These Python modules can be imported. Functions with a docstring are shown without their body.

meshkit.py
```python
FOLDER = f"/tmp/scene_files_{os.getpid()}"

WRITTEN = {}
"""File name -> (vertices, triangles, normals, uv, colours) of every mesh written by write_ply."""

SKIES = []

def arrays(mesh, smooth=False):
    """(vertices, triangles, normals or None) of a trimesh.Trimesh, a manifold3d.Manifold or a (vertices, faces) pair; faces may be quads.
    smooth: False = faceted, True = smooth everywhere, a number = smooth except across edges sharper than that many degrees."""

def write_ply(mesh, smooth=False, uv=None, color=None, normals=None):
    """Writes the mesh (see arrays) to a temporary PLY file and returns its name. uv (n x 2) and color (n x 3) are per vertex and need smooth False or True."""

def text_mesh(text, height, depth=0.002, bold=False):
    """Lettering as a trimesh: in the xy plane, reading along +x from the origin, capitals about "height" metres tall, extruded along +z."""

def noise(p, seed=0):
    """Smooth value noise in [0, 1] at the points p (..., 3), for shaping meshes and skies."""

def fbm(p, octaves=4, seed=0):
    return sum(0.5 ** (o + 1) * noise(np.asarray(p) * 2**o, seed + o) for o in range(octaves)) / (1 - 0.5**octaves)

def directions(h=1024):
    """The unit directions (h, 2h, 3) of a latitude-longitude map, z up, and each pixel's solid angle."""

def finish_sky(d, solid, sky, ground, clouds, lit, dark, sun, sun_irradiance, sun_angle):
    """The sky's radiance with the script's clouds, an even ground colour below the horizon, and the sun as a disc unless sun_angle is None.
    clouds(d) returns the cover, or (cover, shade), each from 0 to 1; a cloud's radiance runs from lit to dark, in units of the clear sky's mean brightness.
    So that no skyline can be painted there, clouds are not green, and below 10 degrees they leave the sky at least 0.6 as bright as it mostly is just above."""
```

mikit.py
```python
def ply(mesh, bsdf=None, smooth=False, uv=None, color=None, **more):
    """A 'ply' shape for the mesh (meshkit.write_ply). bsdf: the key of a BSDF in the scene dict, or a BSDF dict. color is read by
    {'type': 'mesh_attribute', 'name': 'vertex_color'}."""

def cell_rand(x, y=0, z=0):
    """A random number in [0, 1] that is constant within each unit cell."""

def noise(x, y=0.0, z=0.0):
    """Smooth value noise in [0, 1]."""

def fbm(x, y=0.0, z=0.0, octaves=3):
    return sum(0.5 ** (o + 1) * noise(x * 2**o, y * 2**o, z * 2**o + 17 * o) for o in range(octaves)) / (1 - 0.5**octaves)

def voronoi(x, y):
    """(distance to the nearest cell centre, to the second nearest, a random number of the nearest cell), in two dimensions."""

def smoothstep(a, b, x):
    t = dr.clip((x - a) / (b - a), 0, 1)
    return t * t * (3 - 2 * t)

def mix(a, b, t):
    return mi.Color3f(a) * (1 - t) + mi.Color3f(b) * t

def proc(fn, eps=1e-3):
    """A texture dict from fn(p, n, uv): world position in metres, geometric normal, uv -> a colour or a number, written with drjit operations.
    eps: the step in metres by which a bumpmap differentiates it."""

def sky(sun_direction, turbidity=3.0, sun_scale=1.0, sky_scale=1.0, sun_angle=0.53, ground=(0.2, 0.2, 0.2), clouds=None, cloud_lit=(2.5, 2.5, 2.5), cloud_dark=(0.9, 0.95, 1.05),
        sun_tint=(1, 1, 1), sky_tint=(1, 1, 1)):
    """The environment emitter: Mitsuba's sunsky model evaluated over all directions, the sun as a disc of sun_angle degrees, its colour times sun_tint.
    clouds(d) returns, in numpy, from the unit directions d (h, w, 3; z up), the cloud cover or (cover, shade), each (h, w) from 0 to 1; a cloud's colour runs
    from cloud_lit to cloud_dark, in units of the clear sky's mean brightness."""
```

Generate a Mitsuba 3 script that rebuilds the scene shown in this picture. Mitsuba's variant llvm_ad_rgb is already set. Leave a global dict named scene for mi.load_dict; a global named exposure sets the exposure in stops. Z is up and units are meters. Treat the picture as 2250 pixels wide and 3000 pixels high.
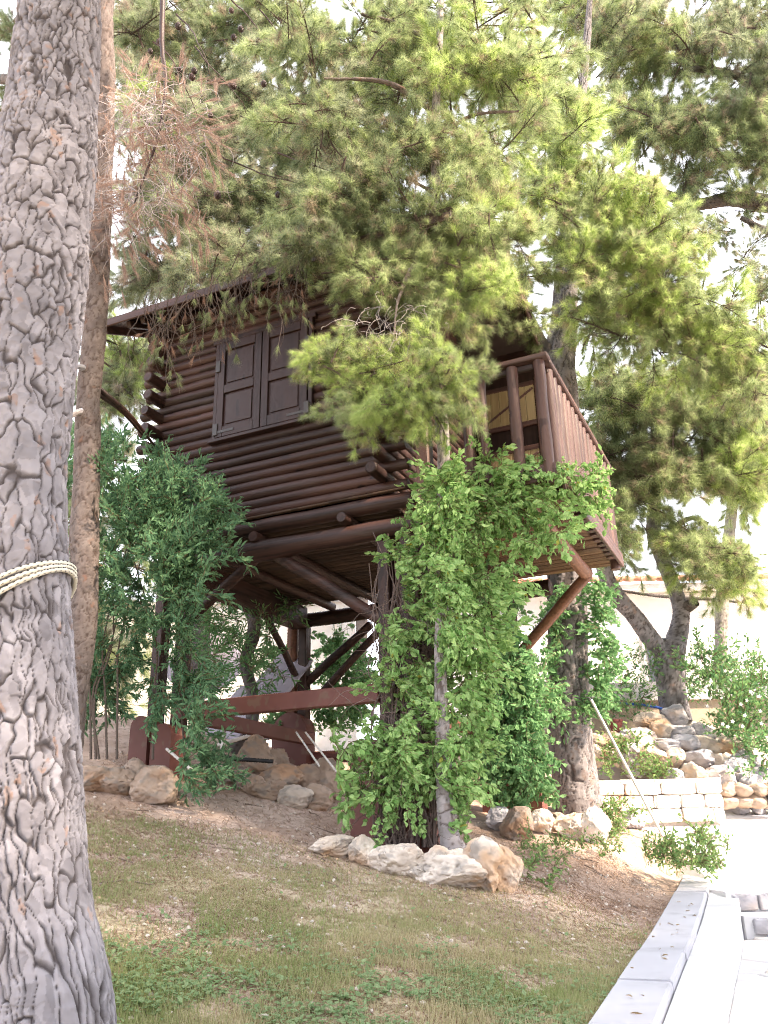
import math, numpy as np, trimesh, drjit as dr, mitsuba as mi, mikit, meshkit
from scipy.interpolate import RBFInterpolator
from scipy.spatial import cKDTree
from scipy.ndimage import gaussian_filter
T = mi.ScalarTransform4f
scene, labels = {}, {}
# ---------------------------------------------------------------- camera, sky, exposure
EYE = np.array([0, 0, 1.6]); PITCH, ROLL, FOC = math.radians(20.6), math.radians(1.28), 2500.0   # focal length in photo pixels
FW = np.array([0, math.cos(PITCH), math.sin(PITCH)]); _r, _u = np.array([1.0, 0, 0]), np.array([0, -math.sin(PITCH), math.cos(PITCH)])
RT = _r * math.cos(ROLL) - _u * math.sin(ROLL); UP = _u * math.cos(ROLL) + _r * math.sin(ROLL)
scene['camera'] = {'type': 'perspective', 'fov': 2 * math.degrees(math.atan(1125 / FOC)), 'fov_axis': 'x', 'near_clip': 0.05, 'far_clip': 1000.0,
                   'to_world': T().look_at(origin=EYE.tolist(), target=(EYE + FW).tolist(), up=UP.tolist())}
scene['sky'] = mikit.sky((0.62, -0.38, 0.70), turbidity=4, sun_scale=0.68, sun_angle=4, clouds=lambda d: (0.85, 0.1), cloud_lit=(1.75, 1.72, 1.82), cloud_dark=(1.2, 1.18, 1.28), sun_tint=(1, .98, 1.02), sky_tint=(1, .98, 1.05))
exposure = 4.25

# ---------------------------------------------------------------- helpers
S = 2250 / 1659
def at(x, y, Y):
    """The world point at forward distance Y that the photograph shows at (x, y) of its 1659-wide view."""
    d = FW * FOC + RT * (x * S - 1125) - UP * (y * S - 1500)
    return EYE + d * Y / d[1]
def add(key, mesh, bsdf, smooth=False, color=None):
    if key in scene:
        k = 1
        while f'{key}_{k:03d}' in scene: k += 1
        key = f'{key}_{k:03d}'
    scene[key] = mikit.ply(mesh, bsdf, smooth=smooth, color=color)
    return key
_used = set()
def thing(name, label=None, cat=None, group=None, kind=None):
    key, k = name, 0
    while key in _used: k += 1; key = f'{name}_{k:03d}'
    _used.add(key)
    d = {}
    if label: d['label'] = label
    if cat: d['category'] = cat
    if group: d['group'] = group
    if kind: d['kind'] = kind
    labels[key] = d
    return key
def one(name, mesh, bsdf, label=None, cat=None, group=None, kind=None, smooth=False, color=None):
    key = thing(name, label, cat, group, kind)
    scene[key] = mikit.ply(mesh, bsdf, smooth=smooth, color=color)
    return key
def join(ms):
    vs, fs, n = [], [], 0
    for v, f in ms:
        v, f = np.asarray(v, float), np.asarray(f, int)
        if f.shape[1] == 4: f = np.vstack([f[:, [0, 1, 2]], f[:, [0, 2, 3]]])
        vs.append(v); fs.append(f + n); n += len(v)
    return np.vstack(vs), np.vstack(fs)
def nrm(a): return a / (np.linalg.norm(a, axis=-1, keepdims=True) + 1e-12)
def tube(pts, rad, sides=8, cap=True):
    p = np.asarray(pts, float); n = len(p); rad = np.broadcast_to(rad, (n,)).astype(float)
    t = nrm(np.gradient(p, axis=0)); ref = np.array([0.3, 0.2, 1.0]) if abs(t[0, 2]) < 0.8 else np.array([1.0, 0.2, 0])
    a = nrm(np.cross(t, ref)); b = np.cross(t, a); ang = np.arange(sides) * 2 * np.pi / sides
    v = p[:, None] + rad[:, None, None] * (np.cos(ang)[None, :, None] * a[:, None] + np.sin(ang)[None, :, None] * b[:, None])
    i, j = np.meshgrid(np.arange(n - 1), np.arange(sides), indexing='ij'); j2 = (j + 1) % sides
    q = np.stack([i * sides + j, i * sides + j2, (i + 1) * sides + j2, (i + 1) * sides + j], -1).reshape(-1, 4)
    f = np.vstack([q[:, [0, 1, 2]], q[:, [0, 2, 3]]]); v = v.reshape(-1, 3)
    if cap:
        k = np.arange(sides); m = len(v)
        v = np.vstack([v, p[:1], p[-1:]])
        f = np.vstack([f, np.stack([k * 0 + m, (k + 1) % sides, k], 1), np.stack([k * 0 + m + 1, (n - 1) * sides + k, (n - 1) * sides + (k + 1) % sides], 1)])
    return v, f
def smooth_path(pts, n):
    """Catmull-Rom through the points (rows may carry a radius too)."""
    p = np.asarray(pts, float); p = np.vstack([2 * p[0] - p[1], p, 2 * p[-1] - p[-2]]); m = len(p) - 3
    t = np.linspace(0, m, n); i = np.minimum(t.astype(int), m - 1); u = (t - i)[:, None]
    a, b, c, d = p[i], p[i + 1], p[i + 2], p[i + 3]
    return 0.5 * (2 * b + (c - a) * u + (2 * a - 5 * b + 4 * c - d) * u**2 + (3 * b - a - 3 * c + d) * u**3)
# house axes: u to the right along the front wall, v into depth, z up
AZ = math.radians(24.9); V = np.array([math.sin(AZ), math.cos(AZ), 0]); U = np.array([math.cos(AZ), -math.sin(AZ), 0]); HC = np.array([0.0208, 7.6, 0])
def H(u, v, z): return HC + U * u + V * v + np.array([0, 0, z])
def hbox(u0, u1, v0, v1, z0, z1, ch=0.006):
    """A box in house axes with chamfered edges."""
    c = np.array([(u0 + u1) / 2, (v0 + v1) / 2, (z0 + z1) / 2]); h = np.array([abs(u1 - u0), abs(v1 - v0), abs(z1 - z0)]) / 2
    ch = min(ch, h.min() * 0.45); pts = []
    for s in np.ndindex(2, 2, 2):
        s = np.array(s) * 2 - 1
        for k in range(3):
            o = h - ch; o[k] = h[k]; pts.append(c + s * o)
    m = trimesh.convex.convex_hull(np.array(pts))
    v = np.array(m.vertices)
    return HC + v[:, :1] * U + v[:, 1:2] * V + v[:, 2:] * np.array([0, 0, 1.0]), np.array(m.faces)
def beam(a, b, w, h, ch=0.006, up=(0, 0, 1)):
    """A squared timber between two world points."""
    a, b = np.asarray(a, float), np.asarray(b, float); t = nrm(b - a); s = nrm(np.cross(t, up) if abs(t[2]) < 0.95 else np.cross(t, V)); n = np.cross(s, t); pts = []
    L = np.linalg.norm(b - a)
    for e, (x0, g) in enumerate(((0, 1), (L, -1))):
        for sy in (-1, 1):
            for sz in (-1, 1):
                pts += [a + t * x0 + s * sy * (w / 2 - ch) + n * sz * (h / 2 - ch), a + t * (x0 + g * ch) + s * sy * w / 2 + n * sz * (h / 2 - ch), a + t * (x0 + g * ch) + s * sy * (w / 2 - ch) + n * sz * h / 2]
    m = trimesh.convex.convex_hull(np.array(pts)); return np.array(m.vertices), np.array(m.faces)
def log(a, b, r, rng, sides=12, n=7, wob=0.12):
    a, b = np.asarray(a, float), np.asarray(b, float); t = np.linspace(0, 1, n)
    p = a + (b - a) * t[:, None] + rng.normal(0, r * 0.06, (n, 3)); p[0], p[-1] = a, b
    L = np.linalg.norm(b - a); e = min(0.012 / L, 0.02)
    t2 = np.concatenate([[0, e], t[1:-1], [1 - e, 1]]); p = np.vstack([p[0], p[0] + (b - a) * e, p[1:-1], p[-1] - (b - a) * e, p[-1]])
    rr = r * (1 + rng.normal(0, wob * 0.3, len(t2))); rr[0] *= 0.85; rr[-1] *= 0.85
    return tube(p, rr, sides)

# ---------------------------------------------------------------- materials
def lin(c): return [float(x) for x in c]
def proc_bsdf(name, fn, rough=0.7, spec=0.3, bump=None, bscale=1.0, eps=1e-3):
    b = {'type': 'principled', 'base_color': mikit.proc(fn), 'roughness': rough, 'specular': spec}
    if bump is not None: b = {'type': 'bumpmap', 'arbitrary': mikit.proc(bump, eps=eps), 'scale': bscale, 'bsdf': b}
    scene[name] = {'type': 'twosided', 'bsdf': b}
N, FB, mix, ss = mikit.noise, mikit.fbm, mikit.mix, mikit.smoothstep
def hu(p): return p.x * U[0] + p.y * U[1]
def hv(p): return p.x * V[0] + p.y * V[1]
def grain(l, a, b):
    g = FB(l * 1.6, a * 42, b * 42, octaves=3); k = FB(l * 0.9 + 7, a * 5, b * 5, octaves=2)
    return g, k
def wood(axis, c0, c1, c2, grey=0.25):
    def fn(p, n, uv):
        u, v, z = hu(p), hv(p), p.z
        l, a, b = {'u': (u, v, z), 'v': (v, u, z), 'z': (z, u, v)}[axis]
        g, k = grain(l, a, b)
        c = mix(c0, c1, ss(0.3, 0.7, g)); c = mix(c, c2, ss(0.42, 0.72, k))
        c = c * (0.72 + 0.56 * mikit.cell_rand(dr.floor((z - 4.647) / 0.106), dr.floor(u / 5 + 40), 3.0)) if axis == 'u' else c * (0.8 + 0.4 * FB(u * 1.7, v * 1.7, z * .7, octaves=2))
        kn = FB(l * 7, a * 16, b * 16 + 3, octaves=1); c = mix(c, c0 , ss(0.8, 0.88, kn))
        m = FB(l * 3 + 31, a * 9, b * 9, octaves=3)
        return mix(c, (0.06, 0.051, 0.046), ss(0.56, 0.72, m) * grey)
    return fn
def wood_bump(axis):
    def fn(p, n, uv):
        u, v, z = hu(p), hv(p), p.z
        l, a, b = {'u': (u, v, z), 'v': (v, u, z), 'z': (z, u, v)}[axis]
        return FB(l * 2, a * 70, b * 70, octaves=2)
    return fn
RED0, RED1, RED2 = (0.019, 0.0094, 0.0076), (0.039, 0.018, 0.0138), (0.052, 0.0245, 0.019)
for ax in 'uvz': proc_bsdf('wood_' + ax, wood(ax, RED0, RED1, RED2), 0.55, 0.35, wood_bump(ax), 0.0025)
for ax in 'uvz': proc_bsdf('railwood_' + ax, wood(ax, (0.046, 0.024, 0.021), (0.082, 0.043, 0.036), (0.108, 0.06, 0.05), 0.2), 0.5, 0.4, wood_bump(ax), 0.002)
proc_bsdf('deckwood', wood('u', (0.085, 0.045, 0.024), (0.13, 0.07, 0.037), (0.17, 0.095, 0.05), 0.15), 0.6, 0.3, wood_bump('u'), 0.002)
proc_bsdf('underwood', wood('u', (0.04, 0.026, 0.018), (0.065, 0.042, 0.03), (0.085, 0.055, 0.038), 0.3), 0.7, 0.2, wood_bump('u'), 0.002)
proc_bsdf('shutter', wood('z', (0.015, 0.0066, 0.0057), (0.025, 0.011, 0.009), (0.031, 0.0138, 0.0113), 0.12), 0.5, 0.4)
proc_bsdf('orangewood', wood('v', (0.12, 0.05, 0.028), (0.17, 0.075, 0.044), (0.21, 0.1, 0.06), 0.15), 0.5, 0.4)
proc_bsdf('beige', wood('z', (0.27, 0.2, 0.1), (0.34, 0.26, 0.14), (0.38, 0.3, 0.17), 0.05), 0.6, 0.3)
proc_bsdf('logend', lambda p, n, uv: mix((0.2, 0.1, 0.075), (0.3, 0.17, 0.12), FB(p.x * 30, p.y * 30, p.z * 30)), 0.8, 0.1)
proc_bsdf('roofing', lambda p, n, uv: mix((0.03, 0.022, 0.02), (0.06, 0.045, 0.038), FB(p.x * 6, p.y * 6, p.z * 6)), 0.8, 0.2)
proc_bsdf('iron', lambda p, n, uv: mix((0.03, 0.03, 0.032), (0.06, 0.05, 0.045), FB(p.x * 40, p.y * 40, p.z * 40)), 0.5, 0.5)
proc_bsdf('redpaint', lambda p, n, uv: mix(mix((0.1, 0.034, 0.027), (0.145, 0.055, 0.043), FB(p.x * 5, p.y * 5, p.z * 3, octaves=4)), (0.13, 0.07, 0.05), ss(0.6, 0.75, FB(p.x * 14, p.y * 14, p.z * 9 + 5, octaves=3))), 0.55, 0.35)
def stone(c0, c1, stain, grey, s=1.0):
    def fn(p, n, uv):
        a = FB(p.x * 7 * s, p.y * 7 * s, p.z * 7 * s, octaves=4); b = FB(p.x * 3.1 * s + 9, p.y * 3.1 * s, p.z * 3.1 * s, octaves=3); d = FB(p.x * 11 * s, p.y * 11 * s + 4, p.z * 11 * s, octaves=3)
        c = mix(c0, c1, ss(0.3, 0.7, a)); c = mix(c, stain, ss(0.5, 0.7, b) * 0.8)
        return mix(c, grey, ss(0.52, 0.7, d) * 0.7)
    return fn
def stone_bump(p, n, uv): return FB(p.x * 26, p.y * 26, p.z * 26, octaves=4)
proc_bsdf('limestone', stone((0.46, 0.4, 0.34), (0.62, 0.56, 0.49), (0.48, 0.31, 0.18), (0.27, 0.25, 0.23)), 0.85, 0.15, stone_bump, 0.03)
proc_bsdf('tanstone', stone((0.29, 0.215, 0.165), (0.4, 0.315, 0.25), (0.36, 0.22, 0.135), (0.22, 0.2, 0.18)), 0.85, 0.15, stone_bump, 0.03)
proc_bsdf('greystone', stone((0.33, 0.325, 0.35), (0.46, 0.455, 0.48), (0.4, 0.34, 0.31), (0.27, 0.26, 0.275)), 0.85, 0.15, stone_bump, 0.03)
proc_bsdf('whitestone', stone((0.66, 0.6, 0.54), (0.78, 0.74, 0.69), (0.66, 0.48, 0.38), (0.5, 0.47, 0.45)), 0.8, 0.2, stone_bump, 0.006)
proc_bsdf('mortar', lambda p, n, uv: mix((0.42, 0.37, 0.32), (0.56, 0.51, 0.46), FB(p.x * 9, p.y * 9, p.z * 9)), 0.9, 0.1)
proc_bsdf('paver', stone((0.5, 0.49, 0.48), (0.6, 0.59, 0.58), (0.5, 0.45, 0.4), (0.4, 0.39, 0.39), 0.6), 0.7, 0.25, stone_bump, 0.003)
def paint_fn(c, d):
    return lambda p, n, uv: mix(c, d, ss(0.5, 0.75, FB(p.x * 4, p.y * 4, p.z * 4, octaves=4)))
proc_bsdf('whitepaint', paint_fn((0.66, 0.66, 0.67), (0.5, 0.5, 0.5)), 0.6, 0.3)
proc_bsdf('kerbstone', lambda p, n, uv: mix(mix((0.32, 0.32, 0.345), (0.43, 0.43, 0.455), FB(p.x * 3, p.y * 3, p.z * 3, octaves=4)), (0.24, 0.24, 0.255), ss(0.5, 0.8, FB(p.x * 5, p.y * 5, p.z * 5 + 3, octaves=4)) * 0.5), 0.75, 0.25, stone_bump, 0.003)
proc_bsdf('plaster', paint_fn((0.8, 0.8, 0.79), (0.74, 0.73, 0.7)), 0.8, 0.2)
proc_bsdf('beigewall', paint_fn((0.42, 0.36, 0.28), (0.36, 0.31, 0.25)), 0.8, 0.2)
proc_bsdf('tile', lambda p, n, uv: mix((0.5, 0.26, 0.17), (0.62, 0.38, 0.27), FB(p.x * 5, p.y * 5, p.z * 5, octaves=3)), 0.8, 0.2)
proc_bsdf('glassdark', lambda p, n, uv: mix((0.03, 0.035, 0.04), (0.05, 0.055, 0.06), N(p.x, p.y, p.z)), 0.08, 0.6)
proc_bsdf('lilacboard', lambda p, n, uv: mix((0.32, 0.29, 0.34), (0.42, 0.39, 0.45), FB(p.x * 4, p.y * 4, p.z * 4, octaves=3)), 0.7, 0.2)
proc_bsdf('rope', lambda p, n, uv: mix((0.5, 0.47, 0.38), (0.62, 0.59, 0.5), FB(p.x * 60, p.y * 60, p.z * 60)), 0.8, 0.1)
proc_bsdf('black', lambda p, n, uv: mix((0.02, 0.02, 0.022), (0.035, 0.035, 0.035), N(p.x * 50, p.y * 50, p.z * 50)), 0.6, 0.3)
proc_bsdf('polemetal', lambda p, n, uv: mix((0.52, 0.5, 0.46), (0.66, 0.64, 0.6), FB(p.x * 9, p.y * 9, p.z * 3)), 0.45, 0.5)
proc_bsdf('blueplastic', lambda p, n, uv: mix((0.03, 0.08, 0.38), (0.04, 0.11, 0.45), N(p.x * 9, p.y * 9, p.z * 9)), 0.4, 0.5)
proc_bsdf('potred', lambda p, n, uv: mix((0.1, 0.03, 0.028), (0.15, 0.05, 0.045), FB(p.x * 12, p.y * 12, p.z * 12)), 0.6, 0.3)
VC = {'type': 'mesh_attribute', 'name': 'vertex_color'}
scene['leafy'] = {'type': 'principledthin', 'base_color': VC, 'roughness': 0.5, 'diff_trans': 1.1, 'eta': 1.4, 'spec_trans': 0.0}
scene['glossleaf'] = {'type': 'principledthin', 'base_color': VC, 'roughness': 0.28, 'diff_trans': 0.7, 'eta': 1.5, 'spec_trans': 0.0}
scene['matte'] = {'type': 'twosided', 'bsdf': {'type': 'principled', 'base_color': VC, 'roughness': 0.85, 'specular': 0.15}}
def bark_bump(p, n, uv): return FB(p.x * 55, p.y * 55, p.z * 22, octaves=3)
scene['bark'] = {'type': 'twosided', 'bsdf': {'type': 'bumpmap', 'arbitrary': mikit.proc(bark_bump), 'scale': 0.008, 'bsdf': {'type': 'principled', 'base_color': VC, 'roughness': 0.9, 'specular': 0.12}}}

# ---------------------------------------------------------------- ground
def at_z(x, y, z):
    d = FW * FOC + RT * (x * S - 1125) - UP * (y * S - 1500); return EYE + d * (z - EYE[2]) / d[2]
kerbL = np.array([at_z(1175, 2360, .835), at_z(1267, 2212, .87), at_z(1360, 2076, .93), at_z(1425, 1981, 1.01), at_z(1478, 1886, 1.17)])
kerbL = smooth_path(kerbL, 24)
CP = np.array([(0, 7.6, 1.47), (1.3, 10, 1.76), (2.3, 10.8, 1.70), (-2.2, 8.3, 2.08), (-1.04, 9, 2.02), (0.4, 6.6, 1.29), (-2.3, 7, 1.8), (-1.6, 6, 1.48), (-1.16, 4, .97), (0, 3.96, .873), (1.05, 3.7, .83), (1.6, 5.77, .99), (2.55, 8, 1.16), (2.9, 9.5, 1.52), (-2.5, 3, .9),
               (-1, 11, 2.35), (1.2, 8.7, 1.54), (0, 1, .35), (1, 0, .3), (-3, 0, .5), (-5, 8, 2.4), (-4, 12, 2.7), (-12, 20, 3.0), (-15, 5, 2.0), (-8, -6, .6), (3.4, 10.8, 1.62), (5, 12, 1.7), (2, 13, 2.3), (4, 14.5, 3.0), (8, 14, 2.9), (0, 22, 3.2), (12, 22, 3.2), (7, 10.5, 1.62),
               (2.4, 4, .6), (3.2, 6, .62), (3.6, 8, .9), (5, 8, .9), (6, 5, .5), (4, 1, .3), (12, 4, .6), (10, -8, .2), (-20, 40, 4), (20, 40, 4), (40, 0, 1), (-40, 0, 2), (0, -40, 0), (0, 80, 5), (-3.2, 10.6, 3.0), (-4.6, 11, 3.2), (-2.3, 10.9, 2.8), (-3.4, 12, 3.1)], float)
_rbf = RBFInterpolator(CP[:, :2], CP[:, 2], kernel='linear', smoothing=0.05)
def ground_z(xy):
    xy = np.atleast_2d(np.asarray(xy, float)); return _rbf(xy)
def rough(xy): 
    p = np.column_stack([xy, np.zeros(len(xy))]); return 0.07 * (meshkit.fbm(p * 1.1, 3, 5) - 0.5) * 0.6 + 0.035 * (meshkit.fbm(p * 6, 3, 8) - 0.5)
gx = np.unique(np.concatenate([np.arange(-4, 4.01, 0.05), np.arange(-12, 12, 0.5), np.linspace(-150, 150, 41)])); gy = np.unique(np.concatenate([np.arange(2.5, 11, 0.05), np.arange(-12, 26, 0.5), np.linspace(-150, 150, 41)]))
GX, GY = np.meshgrid(gx, gy); XY = np.column_stack([GX.ravel(), GY.ravel()])
GZ0 = ground_z(np.clip(XY, -45, 85)); GZ = GZ0 + rough(XY)
_ky, _kk, _kz = np.concatenate([[-10, 2], kerbL[:, 1], [9, 11, 12.6]]), np.concatenate([[.6, .6], kerbL[:, 0], [2.95, 2.6, 2.6]]), np.concatenate([[.8, .8], kerbL[:, 2], [1.4, 1.6, 1.8]])
_kx = np.interp(XY[:, 1], _ky, _kk); _kt = np.interp(XY[:, 1], _ky, _kz)
_near = np.clip((XY[:, 0] - _kx + .7) / .6, 0, 1) * (XY[:, 1] > 2) * np.clip((kerbL[-1, 1] + .6 - XY[:, 1]) / .6, 0, 1); GZ = GZ * (1 - _near) + (_kt - .035 + rough(XY) * .3) * _near
_pz = np.interp(XY[:, 1], [7.2, 7.25, 7.6, 7.65, 12.6], [.7, .8, .86, 1.0, 1.6])
_in = np.clip((XY[:, 0] - _kx - .04) / .06, 0, 1) * np.clip((12.2 - XY[:, 1]) / .3, 0, 1) * np.clip((XY[:, 1] + 6) / 2, 0, 1) * np.clip((10 - XY[:, 0]) / 2, 0, 1)
GZ = np.where(_in > 0, GZ * (1 - _in) + np.minimum(GZ, _pz - .12) * _in, GZ)
_gi = (GX.shape, GZ.reshape(GX.shape))
from scipy.interpolate import RegularGridInterpolator
_gr = RegularGridInterpolator((gy, gx), GZ.reshape(GX.shape), bounds_error=False, fill_value=None)
def G(x, y): return float(_gr([[y, x]])[0])
def GA(xy): return _gr(np.asarray(xy)[:, ::-1])
ii, jj = np.meshgrid(np.arange(len(gy) - 1), np.arange(len(gx) - 1), indexing='ij'); w_ = len(gx); a_ = (ii * w_ + jj).ravel()
gf = np.stack([a_, a_ + 1, a_ + w_ + 1, a_ + w_], 1)
def lawn_mask(x, y): return ss(6.9, 5.4, y + 0.35 * x + 1.6 * (FB(x * 0.9, y * 0.9, 3.0, octaves=3) - 0.5))
def ground_fn(p, n, uv):
    a = FB(p.x * 2.2, p.y * 2.2, 1.0, octaves=4); b = FB(p.x * 23, p.y * 23, 2.0, octaves=3); c_ = FB(p.x * 1.3 + 5, p.y * 1.3, 4.0, octaves=3)
    soil = mix((0.37, 0.28, 0.225), (0.48, 0.385, 0.325), ss(0.35, 0.65, a)); soil = mix(soil, (0.29, 0.21, 0.17), ss(0.5, 0.7, b) * 0.6); soil = mix(soil, (0.35, 0.25, 0.185), ss(0.45, 0.65, c_) * 0.45)
    turf = mix((0.33, 0.3, 0.17), (0.44, 0.38, 0.26), ss(0.35, 0.65, FB(p.x * 9, p.y * 9, 7.0, octaves=4)))
    m = ss(7.2, 5.0, p.y + 0.25 * p.x + 2.2 * (FB(p.x * 0.9, p.y * 0.9, 3.0, octaves=3) - 0.5)) * ss(0.3, 0.6, FB(p.x * 3.5, p.y * 3.5, 9.0, octaves=3) + 0.1)
    return mix(soil, turf, m * 0.75)
proc_bsdf('ground_mat', ground_fn, 0.95, 0.05, lambda p, n, uv: FB(p.x * 38, p.y * 38, 0.0, octaves=4), 0.04)
one('ground', (np.column_stack([XY, GZ]), gf), 'ground_mat', 'sloping brown garden soil with thin patchy grass and pine litter', kind='structure', smooth=True)

# ---------------------------------------------------------------- kerb, steps and path
side = nrm(np.column_stack([np.gradient(kerbL[:, 1]), -np.gradient(kerbL[:, 0]), np.zeros(len(kerbL))]))
def strip(edge, w0, w1, ztop, depth, ch=0.012):
    """A kerb course along the edge, from w0 to w1 sideways, its arrises rounded off."""
    prof = [(w0, -depth), (w0, ztop - ch), (w0 + ch, ztop), (w1 - ch, ztop), (w1, ztop - ch), (w1, -depth)]
    n, m = len(edge), len(prof)
    v = np.array([[e + s * w + np.array([0, 0, z]) for w, z in prof] for e, s in zip(edge, side)]).reshape(-1, 3)
    f = []
    for i in range(n - 1):
        for j in range(m - 1): f.append([i * m + j, (i + 1) * m + j, (i + 1) * m + j + 1, i * m + j + 1])
    f = np.array(f); f = np.vstack([f[:, [0, 1, 2]], f[:, [0, 2, 3]]])
    caps = [[0, j, j + 1] for j in range(1, m - 1)] + [[(n - 1) * m, (n - 1) * m + j + 1, (n - 1) * m + j] for j in range(1, m - 1)]
    return v, np.vstack([f, caps])
thing('kerb', 'pale grey concrete kerb between the lawn and the path', kind='structure')
_side, _full, _q = side, kerbL, smooth_path(kerbL, 240); _sd = nrm(np.column_stack([np.gradient(_q[:, 1]), -np.gradient(_q[:, 0]), np.zeros(240)])); _sl = np.concatenate([[0], np.cumsum(np.linalg.norm(np.diff(_q, axis=0), axis=1))]); _at = 0.0; _kr = np.random.default_rng(5)
while _at < _sl[-1] - .1:
    _e = min(_at + _kr.uniform(.75, 1.0), _sl[-1]); _t = np.linspace(_at + .003, _e - .003, 8); side = np.column_stack([np.interp(_t, _sl, _sd[:, j]) for j in range(3)]); _p = np.column_stack([np.interp(_t, _sl, _q[:, j]) for j in range(3)])
    _p[:, 2] += _kr.uniform(-.004, .004) + np.linspace(0, _kr.uniform(-.004, .004), 8); _p += side * _kr.uniform(-.005, .005); add('kerb__kerb_stone', strip(_p, 0, 0.262, 0.0, 0.4), 'kerbstone'); _at = _e
side = _side
one('path_border', strip(kerbL, 0.264, 0.50, -0.04, 0.4, .006), 'whitepaint', 'white painted border strip along the paved path', kind='structure')
# lower path with flagstones, two steps, upper landing
Z0, Z1, Z2 = 0.80, 0.94, 1.09; Y1, Y2 = 7.25, 7.62
def slab(x0, x1, y0, y1, z0, z1):
    m = trimesh.creation.box((x1 - x0, y1 - y0, z1 - z0)); m.apply_translation(((x0 + x1) / 2, (y0 + y1) / 2, (z0 + z1) / 2)); return np.array(m.vertices), np.array(m.faces)
one('path', slab(1.6, 9, -4, 7.2, Z0 - 0.5, Z0 - 0.016), 'mortar', 'path bed of pale mortar under irregular flagstones', kind='structure')
rng = np.random.default_rng(3)
from scipy.spatial import Voronoi
from shapely.geometry import Polygon, LineString
gpts = np.array([(1.9 + 0.5 * i + rng.uniform(-.17, .17), 2.2 + 0.5 * j + rng.uniform(-.17, .17)) for i in range(9) for j in range(12)])
vor = Voronoi(gpts)
kl = Polygon(np.vstack([(kerbL + side * 0.5)[:, :2], [[9, 8], [9, 0], [kerbL[0, 0] + .6, 0]]]))
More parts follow.
